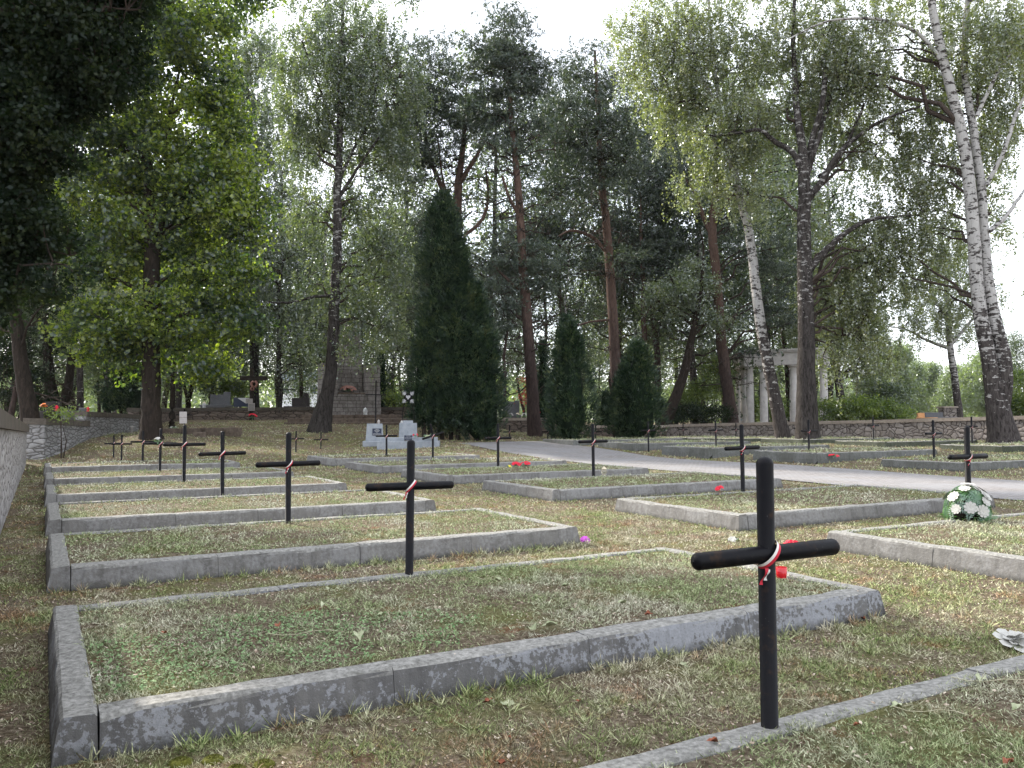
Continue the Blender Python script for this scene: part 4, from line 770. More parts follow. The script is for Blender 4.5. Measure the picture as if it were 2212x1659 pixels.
kn = ['birch', 'pine', 'leafy tree', 'birch', 'pine', 'small pale tree']
# row just behind the walls on the left and in the middle, then deeper rows
for px, D, g, sc in ((20,52,2,1.1),(90,60,1,1),(150,66,3,1),(215,58,2,1),(290,63,0,1.1),(350,70,1,1),(410,60,2,1),(450,75,3,1),(480,62,1,.95),(600,72,0,.95),(655,66,4,.9),(700,82,3,1),(800,74,1,.85),(850,62,0,.75),(890,80,4,1),(930,64,1,.8),(1040,72,0,.8),(1090,60,4,.75),(1180,70,1,.85),(1215,62,0,.7),(1260,78,3,.9),(1330,70,1,.8),(1370,85,0,1),(1420,72,4,.85),(1460,80,3,.9),(1520,76,0,.85),(1570,84,1,1),(1630,86,0,.9),(1670,78,3,.8),(1720,88,0,.95),(1765,80,3,.85),(1850,92,0,.8),(1905,98,3,.7)): wood(px, D, g, sc, 0)
for px, D, g, sc in ((1500,64,0,1.5),(1655,67,3,1.5),(1795,72,0,1.5),(1235,66,4,1.4),(1062,66,3,1.45),(1425,64,4,1.35),(1710,74,4,1.4),(1345,76,3,1.6),(880,70,3,1.5),(285,52,3,1.3),(385,54,0,1.25),(455,57,2,1.35),(600,56,3,1.25),(690,58,0,1.2),(150,50,2,.95),(60,46,0,.85),(230,56,2,.95),(310,58,3,.9),(15,36,1,.75),(405,66,2,1.0)): wood(px, D, g, sc, 0)  # left-hand trees here are added to shade the mound; the others fill gaps
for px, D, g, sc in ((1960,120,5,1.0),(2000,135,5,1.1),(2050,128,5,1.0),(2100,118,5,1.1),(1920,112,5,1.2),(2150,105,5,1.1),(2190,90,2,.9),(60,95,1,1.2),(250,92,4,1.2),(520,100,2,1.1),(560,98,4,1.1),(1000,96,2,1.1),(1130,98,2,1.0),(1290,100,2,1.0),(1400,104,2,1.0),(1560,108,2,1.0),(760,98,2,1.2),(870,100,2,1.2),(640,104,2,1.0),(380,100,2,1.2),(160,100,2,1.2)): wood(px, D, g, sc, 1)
used = set(); seen = set(); side = lambda px: 'far left' if px < 300 else 'left' if px < 700 else 'middle' if px < 1300 else 'right' if px < 1800 else 'far right'
for k, (px, D, g, sc, far) in enumerate(WOODS):
    x, y, _ = P(px, 900, D); o = GEN[g] if g not in used else copy_tree(GEN[g]); used.add(g); o.location = (x, y, z1(x, y)); o.rotation_euler = (0, 0, rr.uniform(0, 6.28)); tl = 1.0 if (px > 1840 or D < 60) else 1.42; o.scale = (sc*tl*rr.uniform(.85, 1.0),)*2+(sc*tl,)
    lx, ln = min(LM, key=lambda q: abs(q[0]-px)); kd = {0: 'birch', 1: 'pine', 2: 'leafy tree', 3: 'dark barked birch', 4: 'pine', 5: 'pale hazy tree'}[g]
    rel = 'right behind the ' if abs(lx-px) < 8 else ('left of the ' if px < lx else 'right of the ')
    o['label'] = kd+(' in the farthest woodland, ' if far else ' at the woodland edge, ')+rel+ln
    if o['label'] in seen: o['label'] = 'deeper '+o['label']
    seen.add(o['label'])
    o['category'] = 'tree'; o['group'] = 'woodland '+{0: 'birches', 1: 'pines', 2: 'leafy trees', 3: 'birches', 4: 'pines', 5: 'hazy trees'}[g]+' at the '+side(px)+(' far off' if far else ' behind the wall')
# ------------------------------------------------------------------ monument, memorials, pavilion
def T_(name, px, py, D, label, cat, group=None, rz=0, z=None):
    x, y, zz = P(px, py, D); t = thing(name, (x, y, zz if z is None else z), label, cat, group); t.rotation_euler = (0, 0, rz); t['_o'] = (0, 0, 0); return t
def bx(t, name, mat, items, bev=0.0):
    mb = MB()
    for c, d in items: mb.box(c, d, bev=bev)
    return mb.build(name, mat, t, origin=(0, 0, 0))
def masonry(t, name, x0, x1, y0, y1, z0, z1_, r, taper=0.0):
    """squared rubble blocks with open joints round a core"""
    mb = MB(); mb.box(((x0+x1)/2, (y0+y1)/2, (z0+z1_)/2), (x1-x0-.09, y1-y0-.09, z1_-z0-.02), m=1); z = z0
    while z < z1_-.03:
        h = min(r.uniform(.19, .31), z1_-z); sh = taper*(z-z0)
        for fx in range(4):
            a, b = (x0+sh, x1-sh) if fx % 2 == 0 else (y0, y1); p = a
            while p < b-.02:
                w = min(r.uniform(.22, .55), b-p); w = w if b-p-w > .12 else b-p; dep = .12; o = r.uniform(-.012, .02)
                if fx == 0: c = (p+w/2, y0+dep/2-o, z+h/2); d = (w-.025, dep, h-.025)
                elif fx == 2: c = (p+w/2, y1-dep/2+o, z+h/2); d = (w-.025, dep, h-.025)
                elif fx == 1: c = (x1-sh-dep/2+o, p+w/2, z+h/2); d = (dep, w-.025, h-.025)
                else: c = (x0+sh+dep/2-o, p+w/2, z+h/2); d = (dep, w-.025, h-.025)
                mb.box(c, d, bev=.018); p += w
        z += h
    return mb.build(name, [M['mono'], M['joint']], t, origin=(0, 0, 0))
m = Mt('monument_stone', .95, .1); p = m.geo(); vc = m.vor(m.vec((1, 1, 1), src=p), 3.2, 'F1', 'Color'); s_ = m.N('ShaderNodeSeparateColor'); m.L(vc, s_.inputs[0])
c = m.mix(.5, m.ramp(s_.outputs[0], [(0, (.15, .13, .12)), (.5, (.25, .22, .21)), (1, (.36, .33, .32))]), m.ramp(m.noise(p, 12, 5), [(.3, (.13, .115, .105)), (.7, (.33, .31, .29))])); m.col(c).bump(m.noise(p, 12, 5), .6, .02); M['mono'] = m.m
M['joint'] = simple('dark_mortar', (.07, .062, .055), .95, .1, .2)
rm = random.Random(4)
t = T_('stone_monument', 754, 896, 48.3, 'tall squared rubble monument with a recessed niche and stepped shoulders', 'monument', rz=TH*.75, z=1.70)
masonry(t, 'base', -1.75, 1.75, -.85, .95, 0, 1.28, rm)
masonry(t, 'left_wing', -1.75, -.82, -.8, .9, 1.28, 3.1, rm); masonry(t, 'right_wing', .82, 1.7, -.8, .9, 1.28, 3.15, rm)
masonry(t, 'pylon', -.8, .8, -.2, .9, 1.28, 5.9, rm, .045)
bx(t, 'ledge', M['step'], [((0, -.62, 1.33), (1.6, .5, .10))], .02)
mb = MB()
for sx in (-.33, .33):
    for k in range(7): mb.box((sx+(.07*abs(k-3)*(1 if sx > 0 else -1))*.6, -.24, 3.75+.07*(3-abs(k-3))), (.06, .07, .34-.05*abs(k-3)), bev=.01)
mb.build('carved_relief', M['mono'], t, origin=(0, 0, 0))
for k, (a, b, yt, D, dep) in enumerate(((650, 858, 896, 46.2, 1.8), (620, 912, 904, 45.3, 1.1), (613, 985, 912, 44.4, 1.1))):
    A, B = P(a, yt, D), P(b, yt, D)
    if k == 0: st = thing('stone_steps', ((A[0]+B[0])/2, 45, z1((A[0]+B[0])/2, 45)), 'three worn stone steps leading up to the rubble monument', 'steps')
    mb = MB(); n = 9; w = (B[0]-A[0])/n
    for q in range(n): mb.box((A[0]+w*(q+.5), D+dep/2, A[2]-.30), (w-.012, dep, .60+rm.uniform(-.02, .02)), bev=.04)
    mb.build('step', M['step'], st)
def flower(mb, c, nrm, R_, n=8, rings=2, m=0, r=None, curl=.35):
    c = np.array(c, float); nrm = unit(np.array(nrm, float)); a = unit(np.cross(nrm, [.3, .2, .9])); b = np.cross(nrm, a)
    for g in range(rings):
        rr_ = R_*(1-.38*g); off = .4*g
        for k in range(n):
            th = 2*math.pi*(k+off)/n; d = a*math.cos(th)+b*math.sin(th); s = np.cross(nrm, d); w = rr_*1.5*math.pi/n*.62
            lift = nrm*(curl*rr_*(.25+.5*g)); v = [c+nrm*.004*g, c+d*rr_*.45-s*w*.6+lift*.7, c+d*rr_*.85-s*w*.75+lift, c+d*rr_+lift*.8, c+d*rr_*.85+s*w*.75+lift, c+d*rr_*.45+s*w*.6+lift*.7]
            mb.add(v, [(0, 1, 2, 3), (0, 3, 4, 5)], m, False)
def bouquet(name, px, py, D, w, h, mat, label, n=12, seed=1, green=None, cat='flowers', group=None, z=None, fr=.045):
    r = random.Random(seed); t = T_(name, px, py, D, label, cat, group, z=z); mb = MB(); gb = MB()
    for k in range(n):
        a = r.uniform(0, 6.28); q = r.random()**.5; c = (math.cos(a)*q*w/2, math.sin(a)*q*w/2, h*(.35+.65*math.sqrt(max(0, 1-q*q)))-.01); nn = (c[0]*2/w, c[1]*2/w-.3, .9); flower(mb, c, nn, fr*r.uniform(.8, 1.2), 7, 2)
    mb.build('blossoms', mat, t, origin=(0, 0, 0)); rr_ = rs(seed); m_ = 40; d = unit(np.column_stack([rr_.normal(0, 1, (m_, 2)), rr_.uniform(.0, .6, m_)])); L = w*.42*rr_.uniform(.5, 1.1, m_)[:, None]
    gb.leaves(d*L*.7+np.array([0, 0, h*.25]), d*L*.5, unit(np.cross(d, rr_.normal(0, 1, (m_, 3))))*.010, 0); gb.tube([(0, 0, -.02), (0, 0, h*.6)], [.02, .012], 6); gb.build('greenery', green or M['fern'], t, origin=(0, 0, 0)); return t
bouquet('dry_bouquet', 752, 849, 47.6, .95, .42, M['petal_pink'], 'faded pink flower bouquet in the niche of the stone monument', 46, 3, z=3.05, fr=.10)
# white lamp on the top step
def lantern(px, py, D, h, body, cap, label, name='grave_lantern', z=None, group=None):
    t = T_(name, px, py, D, label, 'lantern', group, z=z); mb = MB(); mb.lathe((0, 0, 0), [(h*.26, 0), (h*.30, h*.08), (h*.20, h*.14), (h*.30, h*.35), (h*.32, h*.52), (h*.24, h*.70)], 14); mb.build('glass_body', body, t, origin=(0, 0, 0))
    mb = MB(); mb.lathe((0, 0, h*.70), [(h*.29, 0), (h*.27, h*.05), (h*.14, h*.18), (h*.05, h*.24), (h*.05, h*.30)], 14); mb.build('lid', cap, t, origin=(0, 0, 0)); return t
lantern(789, 896, 45.6, .42, M['white'], M['white'], 'white grave lamp on the top step before the monument', z=1.74)
# two whitewashed plinths
def plinth(px, pb, D, w0, w1, h, lab, plx, plw, plh, plz, lines, seed):
    t = T_('memorial_plinth', px, pb, D, lab, 'memorial', rz=TH*.35, z=z1(*P(px, pb, D)[:2])-.03); mb = MB(); mb.box((0, 0, h/2+.2), (w0, .62, h), taper=w1/w0, bev=.0); mb.build('body', M['white_plaster'], t, origin=(0, 0, 0))
    bx(t, 'footing', M['white_plaster'], [((-.02, 0, .10), (w0+.22, .85, .26))], .03)
    s = bx(t, 'plaque', M['blue_plate'], [((plx, -.285, plz), (plw, .06, plh))]); mb = MB(); r = random.Random(seed)
    for i, ln in enumerate(lines):
        zz = plz+plh*(.38-.76*i/max(1, len(lines)-1)); x = plx-ln*plw/2
        while x < plx+ln*plw/2-.01: w = r.uniform(.012, .03); mb.box((x+w/2, -.318, zz), (w, .006, plh*.055)); x += w+.009
    o = mb.build('lettering', M['white'], t, origin=(0, 0, 0)); o.parent = s; return t
hp = P(809, 915, 36)[2]-(z1(*P(809, 960, 36)[:2])-.03)-.2
tp = plinth(809, 958, 36, .80, .68, hp, 'small white plinth with navy plaque and a thin iron cross on top', .10, .40, .32, hp*.78, [.35, .6, .45, .2, .9, .9], 1)
zt = hp+.2; mb = MB(); mb.tube([(.03, 0, zt-.05), (.05, .01, zt+1.95)], .028, 8); mb.tube([(-.42, .005, zt+1.30), (.50, -.005, zt+1.30)], .026, 8); mb.build('iron_cross', M['black'], tp, origin=(0, 0, 0))
tq = plinth(881, 958, 36, .82, .76, hp, 'white plinth carrying the round eagle badge on curved iron rods', .0, .36, .24, hp*.42, [.5, .9, .9, .4], 2)
bx(tq, 'cap_stone', M['white_plaster'], [((0, 0, zt+.055), (.44, .3, .12))], .015)
mb = MB(); mb.tube([(-.24, 0, zt), (-.25, 0, zt+.45), (-.20, 0, zt+.75), (-.12, 0, zt+1.0)], .02, 6); mb.tube([(.27, 0, zt), (.28, 0, zt+.4), (.2, 0, zt+.75), (.08, 0, zt+1.0)], .02, 6)
zc = zt+1.16; th = np.linspace(0, 2*math.pi, 25); mb.tube([(math.cos(a)*.145, -.02, zc+math.sin(a)*.145) for a in th], .022, 6, cap=False)
for k in range(4):
    a0 = math.pi/2*k; q = np.linspace(-.62, .62, 9); mb.tube([(math.cos(a0+a)*(.26+.10*math.cos(a*2.4+math.pi)), 0, zc+math.sin(a0+a)*(.26+.10*math.cos(a*2.4+math.pi))) for a in q], .014, 5, cap=False)
mb.tube([(-.17, 0, zc+.50), (-.13, 0, zc+.44), (-.06, 0, zc+.42), (.06, 0, zc+.42), (.13, 0, zc+.44), (.17, 0, zc+.50)], .014, 5); mb.build('iron_frame', M['black'], tq, origin=(0, 0, 0))
mb = MB()
for k in range(4):
    a0 = math.pi/4+math.pi/2*k; d = np.array([math.cos(a0), 0, math.sin(a0)]); s = np.array([-math.sin(a0), 0, math.cos(a0)])
    for q in (-.075, -.0375, 0, .0375, .075):
        e = .36-abs(q)*1.3; c0, c1 = d*.17+s*q*.45, d*e+s*q*1.25; wv = s*.0165
        o_ = np.array([0, -.02, zc]); v = [c0-wv*.6+o_, c1-wv+o_, c1+wv+o_, c0+wv*.6+o_]; v += [p_+np.array([0, .02, 0]) for p_ in v]; mb.add(v, [(0, 1, 2, 3), (7, 6, 5, 4), (0, 4, 5, 1), (1, 5, 6, 2), (2, 6, 7, 3), (3, 7, 4, 0)], 0, False)
mb.build('badge_arms', M['badge'], tq, origin=(0, 0, 0))
mb = MB(); prof = [(0, .10), (.02, .085), (.015, .06), (.04, .07), (.095, .10), (.10, .03), (.085, -.02), (.05, -.04), (.03, -.06), (.035, -.10), (0, -.085)]      # spread white eagle on the disc
full = prof+[(-a, b) for a, b in prof[::-1][1:-1]]; v = [(a, -.035, zc+b) for a, b in full]+[(a, -.02, zc+b) for a, b in full]; n = len(full)
mb.add(v, [(q, (q+1) % n, n+(q+1) % n, n+q) for q in range(n)], 0, False); mb.f.append((np.array([list(range(n))[::-1]]), 0, False)); mb.build('eagle', M['badge'], tq, origin=(0, 0, 0))
mb = MB(); mb.lathe((0, 0, 0), [(.12, 0), (.12, .012)], 20); o = mb.build('badge_disc', M['black'], tq, origin=(0, 0, 0)); o.location = (0, -.005, zc); o.rotation_euler = (math.pi/2, 0, 0)
lantern(818, 915, 35.9, .2, M['paper'], M['paper'], 'small pale candle cup on the plinth with the iron cross', z=P(818, 915.5, 36)[2])
lantern(868, 915, 35.9, .18, M['white'], M['paper'], 'tiny white candle on the plinth below the eagle badge', z=P(868, 916, 36)[2])
xg, yg, _ = P(882, 966, 34.3); zg = z1(xg, yg); t = thing('white_grave', (xg, yg, zg), 'two tiered whitewashed grave surround below the white plinths', 'grave'); t['_o'] = (0, 0, 0); t.rotation_euler = (0, 0, .06)
bx(t, 'lower_kerb', M['white_plaster'], [((0, -.05, .12), (2.66, .14, .36)), ((0, .95, .12), (2.66, .14, .36)), ((-1.26, .45, .12), (.14, .86, .35)), ((1.26, .45, .12), (.14, .86, .35))], .015)
bx(t, 'upper_kerb', M['white_plaster'], [((-.72, .12, .34), (1.05, .16, .24)), ((.72, .12, .34), (1.05, .16, .24)), ((-1.17, .5, .34), (.14, .6, .23)), ((1.17, .5, .34), (.14, .6, .23))], .015)
bx(t, 'soil_fill', M['soil'], [((0, .45, .2), (2.36, .82, .2))])
bouquet('red_rose', 897, 944, 34.3, .22, .16, M['petal_red'], 'single red rose bunch on the white grave below the eagle badge', 4, 5)
bouquet('dry_plants', 925, 946, 34.4, .5, .12, M['deadleaf'], 'pale dry plants on the right end of the white grave', 10, 6, cat='plants')
# pavilion
pz = z1(*P(1690, 905, 62)[:2])-.1; t = thing('column_pavilion', (*P(1690, 905, 62)[:2], pz), 'pale pavilion of round columns carrying a heavy beam, behind the rubble wall', 'pavilion')
bz, tz = P(1700, 790.5, 62)[2], P(1700, 758, 62)[2]
def beam(a, b, z0, z1_, w, name, ov=0):
    mb = MB(); a = np.array(a); b = np.array(b); c = (a+b)/2; L = np.linalg.norm(b-a)+ov; mb.box((c[0], c[1], (z0+z1_)/2), (L, w, z1_-z0), rz=math.atan2(b[1]-a[1], b[0]-a[0]), bev=.02); return mb.build(name, M['column'], t)
c0, c1, c2 = P(1606, 0, 62)[:2], P(1770, 0, 59.5)[:2], P(1583, 0, 67.5)[:2]
beam(c0, c1, bz, tz-.22, .75, 'beam', .5); beam(c0, c2, bz+.01, tz-.23, .72, 'beam', .3); beam(c0, c1, tz-.22, tz-.10, 1.1, 'cornice', 1.0); beam(c0, c1, tz-.10, tz, 1.25, 'cornice', 1.15); beam(c0, c2, tz-.215, tz-.105, 1.05, 'cornice', .8)
for px, D in ((1609, 61.9), (1638, 61.5), (1701, 60.6), (1765, 59.6), (1596.5, 64.2), (1586, 66.6)):
    x, y, _ = P(px, 0, D); mb = MB(); h = bz-pz; q = np.linspace(0, 1, 9); mb.lathe((x, y, pz), [(.42, 0), (.42, .14), (.35, .16), (.33, .26)]+[(.305-.045*a**1.6, .26+a*(h-.55)) for a in q]+[(.33, h-.24), (.40, h-.12), (.42, h-.118), (.42, h)], 24); mb.build('column', M['column'], t)
    # fluted look comes from the stucco texture
# ------------------------------------------------------------------ tombs and things behind the walls
def headstone(px0, px1, py0, py1, D, mat, label, tall=None, dep=.18):
    a, b = P(px0, py0, D), P(px1, py0, D); w = b[0]-a[0]; zb = z1((a[0]+b[0])/2, D); t = thing('headstone', ((a[0]+b[0])/2, D, zb), label, 'gravestone'); zl = P(px0, py1, D)[2]
    mb = MB(); mb.box(((a[0]+b[0])/2, D, (a[2]+zb)/2), (w, dep, a[2]-zb), bev=.02)
    if tall: c0, c1, ty = tall; q0, q1 = P(c0, ty, D), P(c1, ty, D); mb.box(((q0[0]+q1[0])/2, D-.02, (q0[2]+zb)/2), (q1[0]-q0[0], dep+.05, q0[2]-zb), bev=.02)
    mb.build('slab', mat, t); mb = MB(); mb.box(((a[0]+b[0])/2, D-.7, zl-.04), (w*1.25, 1.6, .14), bev=.02); mb.box(((a[0]+b[0])/2, D-.7, (zl-.11+zb-.1)/2), (w*1.15, 1.5, zl-.11-zb+.1), bev=.01); mb.build('grave_cover', mat, t); return t
headstone(455, 498, 852, 876, 54, M['granite'], 'grey granite headstone with a raised right part left of the wooden cross', (484, 498, 846.5))
headstone(631, 669, 859.5, 879, 54, M['dgranite'], 'dark brown headstone left of the stone monument', (656, 667, 849))
headstone(1089, 1122, 868, 897, 50, M['granite'], 'light grey headstone left of the slender pine trunk', (1111, 1122, 865.5))
headstone(1997, 2036, 891, 902, 49, M['granite'], 'low grey tomb slab beyond the right wall'); headstone(1981.5, 1996, 892, 903, 48.5, M['orange'], 'small orange stone tomb beside the grey slab')
headstone(172, 187, 881, 889, 36, M['granite'], 'small grey grave slab behind the red lantern at the left'); headstone(100, 132, 868, 890, 38, M['dgranite'], 'dark headstone behind the left wall by the forked tree')
a = P(2046, 878, 50); t = thing('stone_pillar', (a[0], 50, z1(a[0], 50)), 'short rubble pillar with a flat cap beyond the right wall', 'pillar'); mb = MB(); zb = z1(a[0], 50)-.1; mb.box((a[0], 50, (zb+a[2]-.1)/2), (.75, .75, a[2]-.1-zb)); mb.build('masonry', M['rubble'], t); mb = MB(); mb.box((a[0], 50, a[2]-.05), (.92, .92, .1), bev=.02); mb.build('cap', M['coping'], t)
# wooden crucifix with signs
t = T_('wooden_cross', 545, 905, 48.6, 'large dark timber cross with a round wreath and small signs before the back wall', 'cross', z=z1(*P(545, 905, 48.6)[:2])); L = lambda px, py: np.array(P(px, py, 48.6))-np.array(t.location)
mb = MB(); a = L(545, 795); mb.box((a[0], 0, (a[2]-.3)/2), (.24, .2, a[2]+.3), bev=.02); mb.build('post', M['wood'], t, origin=(0, 0, 0)); a, b = L(513, 817), L(577, 817); mb = MB(); mb.box(((a[0]+b[0])/2, -.01, a[2]), (b[0]-a[0], .235, .26), bev=.02); mb.build('crossbeam', M['wood'], t, origin=(0, 0, 0))
c = L(551, 830); mb = MB(); th = np.linspace(0, 2*math.pi, 17); mb.tube([(c[0]+math.cos(q)*.17, -.17, c[2]+math.sin(q)*.17) for q in th], .075, 7, cap=False); c = L(547, 840)
mb.tube([(c[0]+math.cos(q)*.09, -.17, c[2]+math.sin(q)*.09) for q in th], .05, 6, cap=False); mb.build('wreath', M['petal_pink'], t, origin=(0, 0, 0))
def sign(t, c, w, h, lines, seed, mat=M['paper']):
    mb = MB(); mb.box((c[0], -.15, c[2]), (w, .03, h)); s = mb.build('sign', mat, t, origin=(0, 0, 0)); r = random.Random(seed); mb = MB()
    for i in range(lines):
        x = c[0]-w*.40; zz = c[2]+h*(.36-.72*i/(lines-1))
        while x < c[0]+w*.38: q = r.uniform(.02, .05); mb.box((x+q/2, -.168, zz), (q, .006, h*.045)); x += q+.015
    o = mb.build('lettering', M['black'], t, origin=(0, 0, 0)); o.parent = s
sign(t, L(540, 866), .42, .27, 4, 1); sign(t, L(545, 879), .40, .46, 7, 2)
bouquet('red_flowers', 545, 906, 47.9, .62, .34, M['petal_red'], 'dark red flowers heaped at the foot of the wooden cross', 18, 8, fr=.075)
# blue and white banner on posts
a, b = P(505, 859, 53), P(547, 879, 53); t = thing('banner', ((a[0]+b[0])/2, 53, z1(a[0], 53)), 'dark blue and white banner on posts behind the wooden cross', 'banner'); mb = MB(); mb.box(((a[0]+b[0])/2, 53, (a[2]+b[2])/2), (b[0]-a[0], .04, a[2]-b[2])); mb.build('sheet', M['blue_plate'], t)
mb = MB(); w = b[0]-a[0]; h = a[2]-b[2]; mb.add([(a[0]+w*.2, 52.96, a[2]-h*.04), (a[0]+w*.62, 52.96, b[2]+h*.38), (a[0]+w*.98, 52.96, b[2]+h*.45), (a[0]+w*.98, 52.96, a[2]-h*.04)], [(0, 1, 2, 3)], 0, False); mb.build('white_field', M['white'], t)
mb = MB(); [mb.box((a[0]+w*q, 53.06, (a[2]+z1(a[0], 53))/2), (.05, .05, a[2]-z1(a[0], 53))) for q in (.04, .96)]; mb.build('post', M['granite'], t)
# house far behind
ax_, bx_ = P(600, 822, 140), P(690, 822, 140); cx = (ax_[0]+bx_[0])/2; w = bx_[0]-ax_[0]; t = thing('house', (cx, 143, .7), 'white house with a blue grey roof glimpsed between the trees', 'house'); ez = ax_[2]; rz_ = P(640, 796, 140)[2]
mb = MB(); mb.box((cx, 143, (ez+.5)/2), (w, 6, ez-.5)); mb.build('wall', M['house'], t)
mb = MB(); v = [(cx-w/2-.4, 139.4, ez), (cx+w/2+.4, 139.4, ez), (cx+w/2+.4, 146.6, ez), (cx-w/2-.4, 146.6, ez), (cx-w/2+1, 143, rz_), (cx+w/2-1, 143, rz_)]; mb.add(v, [(0, 1, 5, 4), (2, 3, 4, 5)], 0, False); mb.add(v, [(1, 2, 5), (3, 0, 4)], 0, False); mb.add(v, [(3, 2, 1, 0)], 0, False); mb.build('roof', M['roof'], t)
for q in (-.3, .05, .35): mb = MB(); mb.box((cx+w*q, 139.98, ez-1.6), (1.1, .1, 1.3)); mb.build('window', M['window'], t)
# ------------------------------------------------------------------ small offerings
lantern(190, 891, 33, .2, M['redglass'], M['redglass'], 'red glass candle on top of the curving left wall', z=P(190, 889, 33)[2])
bouquet('bouquet', 94, 886, 31, .24, .26, M['petal_orange'], 'orange and yellow flowers behind the left wall', 8, 12, M['l_bush'], fr=.06)
bouquet('bouquet', 122, 899, 31, .22, .42, M['petal_red'], 'tall dark red flowers behind the left wall', 12, 13, fr=.05); bouquet('bouquet', 375, 926, 37, .5, .1, M['petal_white'], 'small white flowers lying on the mound near the thick trunk', 10, 14)
lantern(441, 880, 51, .42, M['white'], M['cream'], 'white lantern on the wall left of the grey headstone', z=P(441, 881, 51)[2]); t = T_('marker_post', 284, 940, 36, 'short white marker post at the foot of the curving wall', 'post', z=z1(*P(284, 940, 36)[:2])-.05); mb = MB(); mb.lathe((0, 0, 0), [(.05, 0), (.06, .28), (.09, .30), (.09, .36), (.05, .38)], 10); mb.build('post', M['paper'], t, origin=(0, 0, 0))
t = T_('stone_block', 431, 949, 35, 'small dark stone block lying on the mound', 'stone', z=z1(*P(431, 949, 35)[:2])); mb = MB(); mb.box((0, 0, .08), (.55, .3, .24), bev=.04); mb.build('block', M['step'], t, origin=(0, 0, 0))
for k, (px, mat, lab) in enumerate(((1103, 'petal_white', 'white flowers on the wall coping before the light headstone'), (1119, 'cream', 'second white bunch on the wall coping, right of the first'), (1132, 'petal_white', 'third white bunch on the coping, nearest the pine trunk'))): bouquet('wall_flowers', px, 901, 46.4, .3, .26, M[mat], lab, 7, 20+k, z=P(px, 902, 46.4)[2], fr=.06)
bouquet('wall_flowers', 1164, 902, 46.4, .3, .34, M['petal_red'], 'red flowers on the wall just right of the pine trunk', 8, 25, z=P(1164, 902, 46.4)[2], fr=.07); bouquet('wall_flowers', 1172, 902, 46.6, .26, .42, M['petal_yellow'], 'yellow flowers on the wall between pine trunk and conifer', 8, 26, z=P(1172, 902, 46.4)[2], fr=.07)
bouquet('wall_flowers', 1560, 905, 59, 1.5, .7, M['petal_white'], 'white flower heap on a grave beyond the wall left of the columns', 30, 27, z=P(1560, 910, 59)[2], fr=.13)
bouquet('crimson_bouquet', 1114, 1008, 21.8, .30, .13, M['petal_red'], 'left one of two crimson flower bunches lying on a grave bed', 14, 30, z=.2); bouquet('crimson_bouquet', 1136, 1009, 21.6, .32, .15, M['petal_red'], 'right one of two crimson flower bunches lying on a grave bed', 14, 31, z=.2)
bouquet('yellow_flower', 1098, 1011, 21.5, .14, .05, M['petal_yellow'], 'small yellow flower left of the crimson bunches', 3, 32, z=.2)
bouquet('red_flower', 1555, 1064, 13.9, .13, .15, M['petal_red'], 'upright red flower left of the middle row cross', 4, 33, M['litter'], z=.19, fr=.045); bouquet('red_bouquet', 1800, 974, 26.5, .36, .10, M['petal_red'], 'red bouquet lying on the grave bed beyond the path', 12, 34, z=z1(*P(1800, 974, 26.5)[:2])+.19)
lantern(1305, 1026, 18.3, .22, M['glass'], M['cream'], 'egg shaped glass lantern at the foot of a cross', z=.2)
t = T_('red_candle_cup', 1688, 1237, 6.65, 'red plastic candle cup behind the post of the nearest cross', 'candle', z=.19); mb = MB(); mb.lathe((0, 0, 0), [(.038, 0), (.042, .02), (.046, .085), (.043, .086)], 18); mb.build('cup', M['redglass'], t, origin=(0, 0, 0))
bouquet('red_fabric_flower', 1712, 1184, 9.3, .14, .07, M['petal_red'], 'crumpled red fabric flower seen just above the right arm of the nearest cross', 5, 36, z=.0, fr=.07); bouquet('purple_flower', 1264, 1171, 9.7, .10, .07, M['petal_purple'], 'purple artificial flower at the corner of the second grave bed', 4, 37, z=.0, fr=.045)
bouquet('white_scrap', 1585, 1166, 9.9, .14, .03, M['petal_white'], 'flattened white flower on the turf behind the nearest cross', 3, 38, z=.0, fr=.05)
t = T_('white_flower', 2190, 1392, 5.28, 'large white artificial flower lying by the kerb at the right edge', 'flower', z=.012); mb = MB(); flower(mb, (0, 0, .03), (.1, -.35, .9), .13, 7, 3, curl=.5); flower(mb, (.02, .02, .05), (-.2, .1, .9), .09, 6, 2, curl=.8); mb.build('petals', M['petal_white'], t, origin=(0, 0, 0))
bouquet('cross_flowers', 341, 956, 19.75, .22, .14, M['petal_white'], 'pale green and white flowers tied to a cross arm', 7, 39, M['fern'], z=P(341, 957, 19.75)[2], fr=.045)
# wreath
t = T_('flower_wreath', 2090, 1118, 10.35, 'domed wreath of plastic ferns and big white flowers on the right grave bed', 'wreath', z=.2); r = rs(77)
mb = MB(); mb.lathe((0, 0, .0), [(.17, .0), (.19, .05), (.17, .15), (.12, .23), (.04, .27)], 18); mb.build('base', M['darkbase'], t, origin=(0, 0, 0)); mb = MB()
for k in range(130):
    a = r.uniform(0, 6.283); e = r.uniform(-.02, 1.0) if k % 2 else r.uniform(.2, 1.45); d0 = np.array([math.cos(a)*math.cos(e), math.sin(a)*math.cos(e), math.sin(e)]); c0 = d0*np.array([.24, .24, .36])+np.array([0, 0, .05]); tn = unit(np.cross(d0, r.normal(0, 1, 3))); L = r.uniform(.10, .17); q = np.linspace(-1, 1, 13)
    st = [c0+tn*L*x_+d0*(.04-.06*x_*x_) for x_ in q]; sd_ = np.cross(tn, d0)
    for x_, s_ in zip(q, st):
        for sg in (-1, 1): w = .055*(1.05-abs(x_*.8+.1)); mb.leaves(np.array([s_+sd_*sg*w*.5]), np.array([sd_*sg*w*.55+tn*w*.12]), np.array([tn*.0075]))
